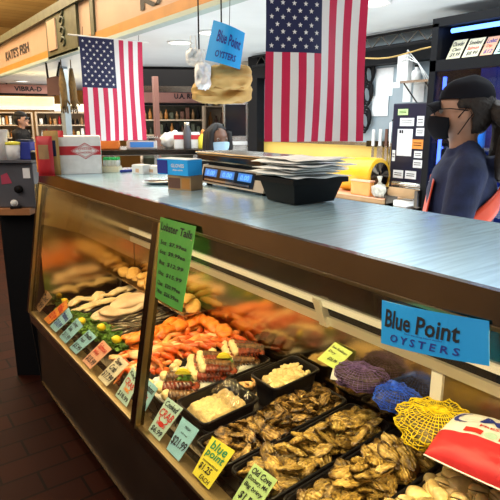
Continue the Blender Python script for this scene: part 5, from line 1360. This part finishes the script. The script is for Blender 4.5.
person('distant person in dark clothes at the stall under the far left sign', (W3.x, W3.y, 0), math.atan2(face3.y, face3.x) - R(90), 1.70, 'black', False, .014, 'skin', 0, None, 'black', 'hair')

# ================================================================== neighbouring stalls behind the counter
# staff side table with blue scale and bottles (beyond the counter end)
def topat(x0, x1, ytop, dist): return ond(x0, ytop, dist), ond(x1, ytop, dist)
a, b_ = ond(100, 150, 4.6), ond(206, 146, 4.6); zt = a.z; rz = math.atan2((b_ - a).y, (b_ - a).x); L_ = Vector((b_.x - a.x, b_.y - a.y, 0)).length
r = thing('steel_prep_table', 'dark steel prep table beyond the counter end with a pale lower shelf', 'table', (a.x, a.y, 0), rz)
MB().box((0, 0, zt - .05), (L_, .75, zt), bev=.006).build('top', 'steel_dark', r)
for x in (.03, L_ * .5, L_ - .06):
    for y in (.03, .68): MB().box((x, y, .0), (x + .04, y + .04, zt - .05)).build('leg', 'steel', r)
MB().box((.02, .02, zt - .30), (L_ - .02, .70, zt - .28)).build('lower_shelf', 'gold_trim', r)
def on_table(px, w_, dy, h, nm, label, cat, build):
    P = ond(px, 146, 4.7); o = thing(nm, label, cat, (P.x - .0, P.y, zt), rz); build(o); return o
def bscale(o):
    MB().box((-.13, 0, 0), (.13, .22, .07), bev=.01).build('housing', 'white', o); MB().box((-.14, -.01, .09), (.14, .24, .10), bev=.004).build('platter', 'steel', o); MB().box((-.10, -.004, .015), (.10, 0, .06)).build('display', 'lcd', o); MB().box((-.06, .06, .07), (.06, .16, .09)).build('pillar', 'white', o)
on_table(142, 0, 0, 0, 'table_scale', 'white table scale with a blue display on the dark prep table', 'scale', bscale)
def tubs(o):
    MB().box((-.10, 0, 0), (.10, .20, .09), bev=.01).build('tub_body', 'card_orange', o); MB().box((-.11, -.01, .09), (.11, .21, .105), bev=.004).build('lid', 'card_yellow', o)
on_table(107, 0, 0, 0, 'orange_tub', 'orange lidded tub at the left of the dark prep table', 'tub', tubs)
def pbagw(o): MB().ball((0, .1, .07), (.075, .07, .07), 3, lambda p: p * (1 + .3 * noise.noise(p * 3))).build('bag_body', 'white_paper', o); MB().ball((.05, .1, .13), (.03, .03, .03), 2).build('knot', 'white_paper', o)
on_table(170, 0, 0, 0, 'white_plastic_bag', 'crumpled white plastic bag between the table scale and the cups', 'plastic bag', pbagw)
for k, px in enumerate((180.5, 194)):
    def cupstack(o):
        MB().box((-.055, 0, 0), (.055, .09, .135), bev=.006).build('carton_body', 'white', o); MB().box((-.056, -.002, .08), (.056, 0, .118)).build('printed_band', 'red', o); MB().box((-.05, .005, .135), (.05, .085, .142)).build('lid', 'white_paper', o)
    on_table(px, 0, 0, 0, 'red_white_carton', 'red and white carton ' + ('left of' if k == 0 else 'right of') + ' the blue steel bottle on the prep table', 'carton', cupstack)
def flask(o): MB().lathe([(.032, 0), (.034, .01), (.034, .15), (.022, .185), (.020, .20), (.0001, .20)], 18).build('flask_body', 'grey_cabinet', o); MB().lathe([(.023, .20), (.023, .225), (.0001, .226)], 14).build('cap', 'steel', o)
on_table(187.5, 0, 0, 0, 'steel_flask', 'blue grey steel flask between two red and white cartons', 'flask', flask)
def ybot(o): MB().lathe([(.04, 0), (.042, .01), (.042, .09), (.02, .12), (.018, .13), (.0001, .13)], 16).build('bottle_body', 'card_yellow', o); MB().lathe([(.02, .13), (.012, .16), (.0001, .17)], 12).build('nozzle', 'card_orange', o)
on_table(203, 0, 0, 0, 'yellow_bottle', 'yellow squeeze bottle at the right end of the prep table', 'bottle', ybot)
# oven with dark window
a, b_ = ond(223, 150, 6.2), ond(250, 150, 6.2); zt2 = ond(236, 101, 6.2).z; rz2 = math.atan2((b_ - a).y, (b_ - a).x); L2 = (b_ - a).length
r = thing('steel_oven', 'tall steel oven with a dark window behind the masked worker', 'oven', (a.x, a.y, 0), rz2)
MB().box((0, 0, .05), (L2 * 1.3, .6, zt2), bev=.01).build('casing', 'steel', r); zw = ond(236, 136, 6.2).z
MB().box((.03, -.012, zw), (L2 * .85, 0, zt2 - .04)).build('window', 'black_gloss', r); MB().box((.02, -.03, zw - .10), (L2 * .9, 0, zw - .06)).build('handle', 'white', r); MB().box((L2 * .95, -.006, zw), (L2 * 1.2, 0, zt2 - .05)).build('control_panel', 'steel_dark', r)
MB().box((0, .02, 0), (L2 * 1.3, .58, .05)).build('plinth', 'black', r)
# second stall: black canopy, pink sign, dark shelves
dist = 7.6
def stallsign(x0, y0, x1, y1, dist, label, txt, uv, m='cream_panel'):
    q = [ond(x0, y1, dist), ond(x1, y1, dist), ond(x1, y0, dist), ond(x0, y0, dist)]; q[1].z = q[0].z; q[2].z = q[3].z
    rz = math.atan2((q[1] - q[0]).y, (q[1] - q[0]).x); L_ = Vector(((q[1] - q[0]).x, (q[1] - q[0]).y)).length
    r = thing('stall_sign', label, 'sign', q[0], rz)
    MB().box((0, 0, 0), (L_, .08, q[2].z - q[0].z), bev=.008).build('board', m, r); H_ = q[2].z - q[0].z
    MB().box((-.01, -.012, -.03), (L_ + .01, .09, 0)).build('lower_trim', 'black', r)
    
    for x_ in (.12, L_ - .12): q_ = MB(); q_.tube([(x_, .04, H_), (x_, .04, CEIL - q[0].z)], .012, 6); q_.build('hanger', 'black', r)
    mb = MB(); pour(mb, txt, uv, lambda u, v: Vector((u * L_, -.008, v * H_)), 0, 0, .03); mb.build('lettering', 'ink', r)
    return r
mat('pink_sign', (.50, .24, .20), .5, 0, .05, 4)
stallsign(0, 84, 55, 93, 10.5, 'distant pink stall sign at the left edge with black lettering', 'VIBRA-D', (.26, .76, .25, .8), 'pink_sign')
stallsign(142, 91.5, 204, 103, dist, 'distant pink stall sign below the black canopy behind the paper bags', 'U.A. RO', (.52, .86, .38, .85), 'pink_sign')
def canopy(x0, y0, x1, y1, dist, depth, m, nm, label, cat):
    q = [ond(x0, y1, dist), ond(x1, y1, dist)]; zt_ = ond(x0, y0, dist).z; rz = math.atan2((q[1] - q[0]).y, (q[1] - q[0]).x); L_ = Vector(((q[1] - q[0]).x, (q[1] - q[0]).y)).length
    r = thing(nm, label, cat, (q[0].x, q[0].y, q[0].z), rz); h = zt_ - q[0].z
    MB().box((0, 0, 0), (L_, depth, h), bev=.01).build('body', m, r); MB().box((-.01, -.015, -.02), (L_ + .01, .0, h * .18)).build('front_trim', 'steel_dark' if m == 'black' else 'white', r); return r
canopy(128, 66, 212, 90, 7.0, .5, 'black', 'dark_canopy', 'black box canopy of the neighbouring stall behind the paper bags', 'canopy')
canopy(0, 96, 55, 108, 8.0, .5, 'card_cream', 'cream_light_box', 'long cream light box over the distant shelves at the left edge', 'light box')
canopy(55, 104, 92, 110, 8.4, .4, 'card_cream', 'cream_light_box', 'short cream light box between the gloves and the far flag', 'light box')
# dark partition and shelves far behind
rnd = random.Random(11)
def farshelf(x0, x1, ytop, ybot, dist, rows, label, wallm, pal, nper, glabel):
    a, b_ = ond(x0, ybot, dist), ond(x1, ybot, dist); zt_ = ond((x0 + x1) / 2, ytop, dist).z; zb = max(0.05, a.z - .0)
    rz = math.atan2((b_ - a).y, (b_ - a).x); L_ = Vector(((b_ - a).x, (b_ - a).y)).length
    r = thing('shelving_unit', label, 'shelves', (a.x, a.y, 0), rz)
    MB().box((0, .30, 0), (L_, .34, zt_)).build('back_board', wallm, r)
    for x in (0, L_ - .03): MB().box((x, 0, 0), (x + .03, .30, zt_)).build('upright', 'tan_wall', r)
    hs = (zt_ - zb) / rows; Tm = Matrix.Translation((a.x, a.y, 0)) @ Matrix.Rotation(rz, 4, 'Z')
    for i in range(rows + 1): MB().box((.03, 0, zb + hs * i - .02), (L_ - .03, .30, zb + hs * i)).build('shelf', 'tan_wall', r)
    for i in range(rows):
        for k in range(nper):
            w_ = (L_ - .1) / nper; h = hs * rnd.uniform(.45, .8); x = .05 + w_ * k
            mb = MB(); t = rnd.random(); m = rnd.choice(pal)
            if t < .3: mb.box((-w_ * .36, -.08, 0), (w_ * .36, .08, h), bev=.01); mb.box((-w_ * .3, -.085, h * .3), (w_ * .3, -.08, h * .7))
            else: mb.lathe([(w_ * .30, 0), (w_ * .32, .02), (w_ * .32, h * .62), (w_ * .13, h * .8), (w_ * .13, h * .95), (w_ * .16, h * .95), (w_ * .16, h), (.0001, h)], 12)
            o = mb.build('packet' if t < .3 else 'jar', m); o.matrix_world = Tm @ Matrix.Translation((x + w_ / 2, .14, zb + hs * i + .001))
            tag(o, glabel, 'goods', glabel)
farshelf(-6, 36, 112, 150, 9.8, 3, 'tan shelving of distant goods below the long cream light box', 'tan_wall', ['card_cream', 'orange_band', 'cardboard', 'white', 'olive_dark' if 'olive_dark' in M else 'green_beam', 'red'], 10, 'small goods on the distant shelves at the left edge')
farshelf(38, 98, 112, 150, 9.2, 3, 'tan shelving of red and cream goods behind the white carton', 'tan_wall', ['red', 'card_cream', 'cardboard', 'white', 'orange_band', 'black'], 12, 'red and cream goods on the shelves behind the white carton')
farshelf(140, 205, 104, 150, 8.6, 3, 'dark shelving of brown goods below the pink sign behind the cartons', 'green_beam', ['ink_brown', 'black', 'cardboard', 'green_beam', 'orange_band'], 11, 'dark brown goods on the shelves below the pink sign')
farshelf(205, 262, 60, 150, 9.4, 4, 'tan shelving behind the steel oven and paper bags', 'tan_wall', ['ink_brown', 'cardboard', 'black', 'orange_band', 'white'], 9, 'goods on the tan shelving behind the steel oven')
P = ond(69, 150, 7.3); r = thing('grey_post', 'pale grey square post below the hanging gloves', 'post', (P.x, P.y, 0), .3)
MB().box((-.045, -.045, .02), (.045, .045, 2.25), bev=.006).build('shaft', 'steel_wall', r); MB().box((-.09, -.09, 0), (.09, .09, .02)).build('base_plate', 'steel_dark', r)
P = ond(157, 128, 6.6); r = thing('tan_post', 'slim tan post in front of the dark shelving right of the far flag', 'post', (P.x, P.y, 0)); MB().box((-.03, -.03, .02), (.03, .03, 2.1), bev=.005).build('shaft', mat('post_brown', (.20, .09, .07), .6), r); MB().box((-.07, -.07, 0), (.07, .07, .02)).build('base_plate', 'steel_dark', r)

# ================================================================== grey cabinet at the far left
a, b_ = ond(-8, 208, 3.25), ond(36, 205, 3.25); zt_ = ond(15, 163, 3.25).z; zb_ = ond(15, 209, 3.25).z
rz = -yaw; L_ = Vector(((b_ - a).x, (b_ - a).y)).length
Pc = Vector((b_.x, b_.y, 0)) - Vector((math.cos(rz), math.sin(rz), 0)) * L_
r = thing('grey_counter_unit', 'dark grey counter unit at the left edge beyond the case end', 'counter', Pc, rz)
MB().box((0, 0, zb_), (L_, .5, zt_), bev=.008).build('upper_body', 'grey_cabinet', r); MB().box((-.01, -.03, zt_), (L_ + .01, .5, zt_ + .012)).build('top', 'grey_cabinet', r)
MB().box((-.0, -.05, zb_ - .035), (L_ - .02, .5, zb_)).build('wooden_ledge', 'wood_counter', r); MB().box((.0, .02, .0), (L_ - .02, .5, zb_ - .035)).build('dark_base', 'black', r)
hz = zt_ - zb_
mb = MB(); mb.face([(L_ * .20, -.002, zb_ + hz * .52), (L_ * .46, -.002, zb_ + hz * .55), (L_ * .36, -.002, zb_ + hz * .78), (L_ * .20, -.002, zb_ + hz * .72)]); mb.build('pink_emblem', mat('pink_paint', (.45, .05, .10), .5), r)
MB().box((L_ * .76, -.006, zb_ + hz * .66), (L_ * .93, 0, zb_ + hz * .88)).build('white_sticker', 'white_paper', r)
mb = MB(); mb.tube([(L_ * .62, 0, zb_ + hz * .42), (L_ * .62, -.02, zb_ + hz * .42)], .022, 12); mb.build('knob', 'black', r)
def gtop(px, nm, label, cat, fn):
    P = ond(px, 163, 3.35); o = thing(nm, label, cat, (P.x, P.y, zt_ + .013), rz); fn(o)
gtop(3, 'white_cup_stack', 'tall stack of white cups at the left edge of the grey counter unit', 'cups', lambda o: MB().lathe([(.030, 0), (.036, .09), (.039, .10), (.036, .11), (.040, .15), (.043, .16), (.040, .165), (.0001, .165)], 18).build('cups', 'white', o) and MB().lathe([(.041, .165), (.044, .17), (.0001, .17)], 18).build('top_rim', 'white', o))
gtop(14, 'white_tub', 'white tub with a yellow lid on the grey counter unit', 'tub', lambda o: (MB().lathe([(.038, 0), (.046, .085), (.0001, .085)], 18).build('tub_body', 'white', o), MB().lathe([(.048, .085), (.048, .10), (.0001, .104)], 18).build('lid', 'card_yellow', o)))
gtop(25, 'navy_carton', 'navy carton standing at the right of the grey counter unit', 'carton', lambda o: (MB().box((-.04, -.02, 0), (.045, .06, .10), bev=.004).build('box_body', 'ink_blue', o), MB().box((-.036, -.016, .10), (.041, .056, .112)).build('lid', 'navy', o)))
gtop(31, 'receipt_printer', 'small black receipt printer with a cream top on the grey counter unit', 'printer', lambda o: (MB().box((-.04, -.03, 0), (.04, .05, .045), bev=.006).build('casing', 'black_plastic', o), MB().box((-.03, -.02, .045), (.03, .03, .050)).build('paper_slot', 'card_cream', o)))
P = ond(20, 212, 3.0); P = Vector((Pc.x, Pc.y, 0)) + Vector((math.cos(rz), math.sin(rz), 0)) * L_ * .55 + Vector((math.sin(rz), -math.cos(rz), 0)) * .035
r = thing('sticky_tape_dispenser', 'small white tape dispenser on the wooden ledge of the grey counter unit', 'tape dispenser', (P.x, P.y, zb_ + .001), rz + .5)
MB().box((-.03, -.012, 0), (.03, .012, .016), bev=.004).build('base', 'black_plastic', r); mb = MB(); mb.tube([(-.005, -.010, .032), (-.005, .010, .032)], .020, 16); mb.build('tape_roll', 'white', r)
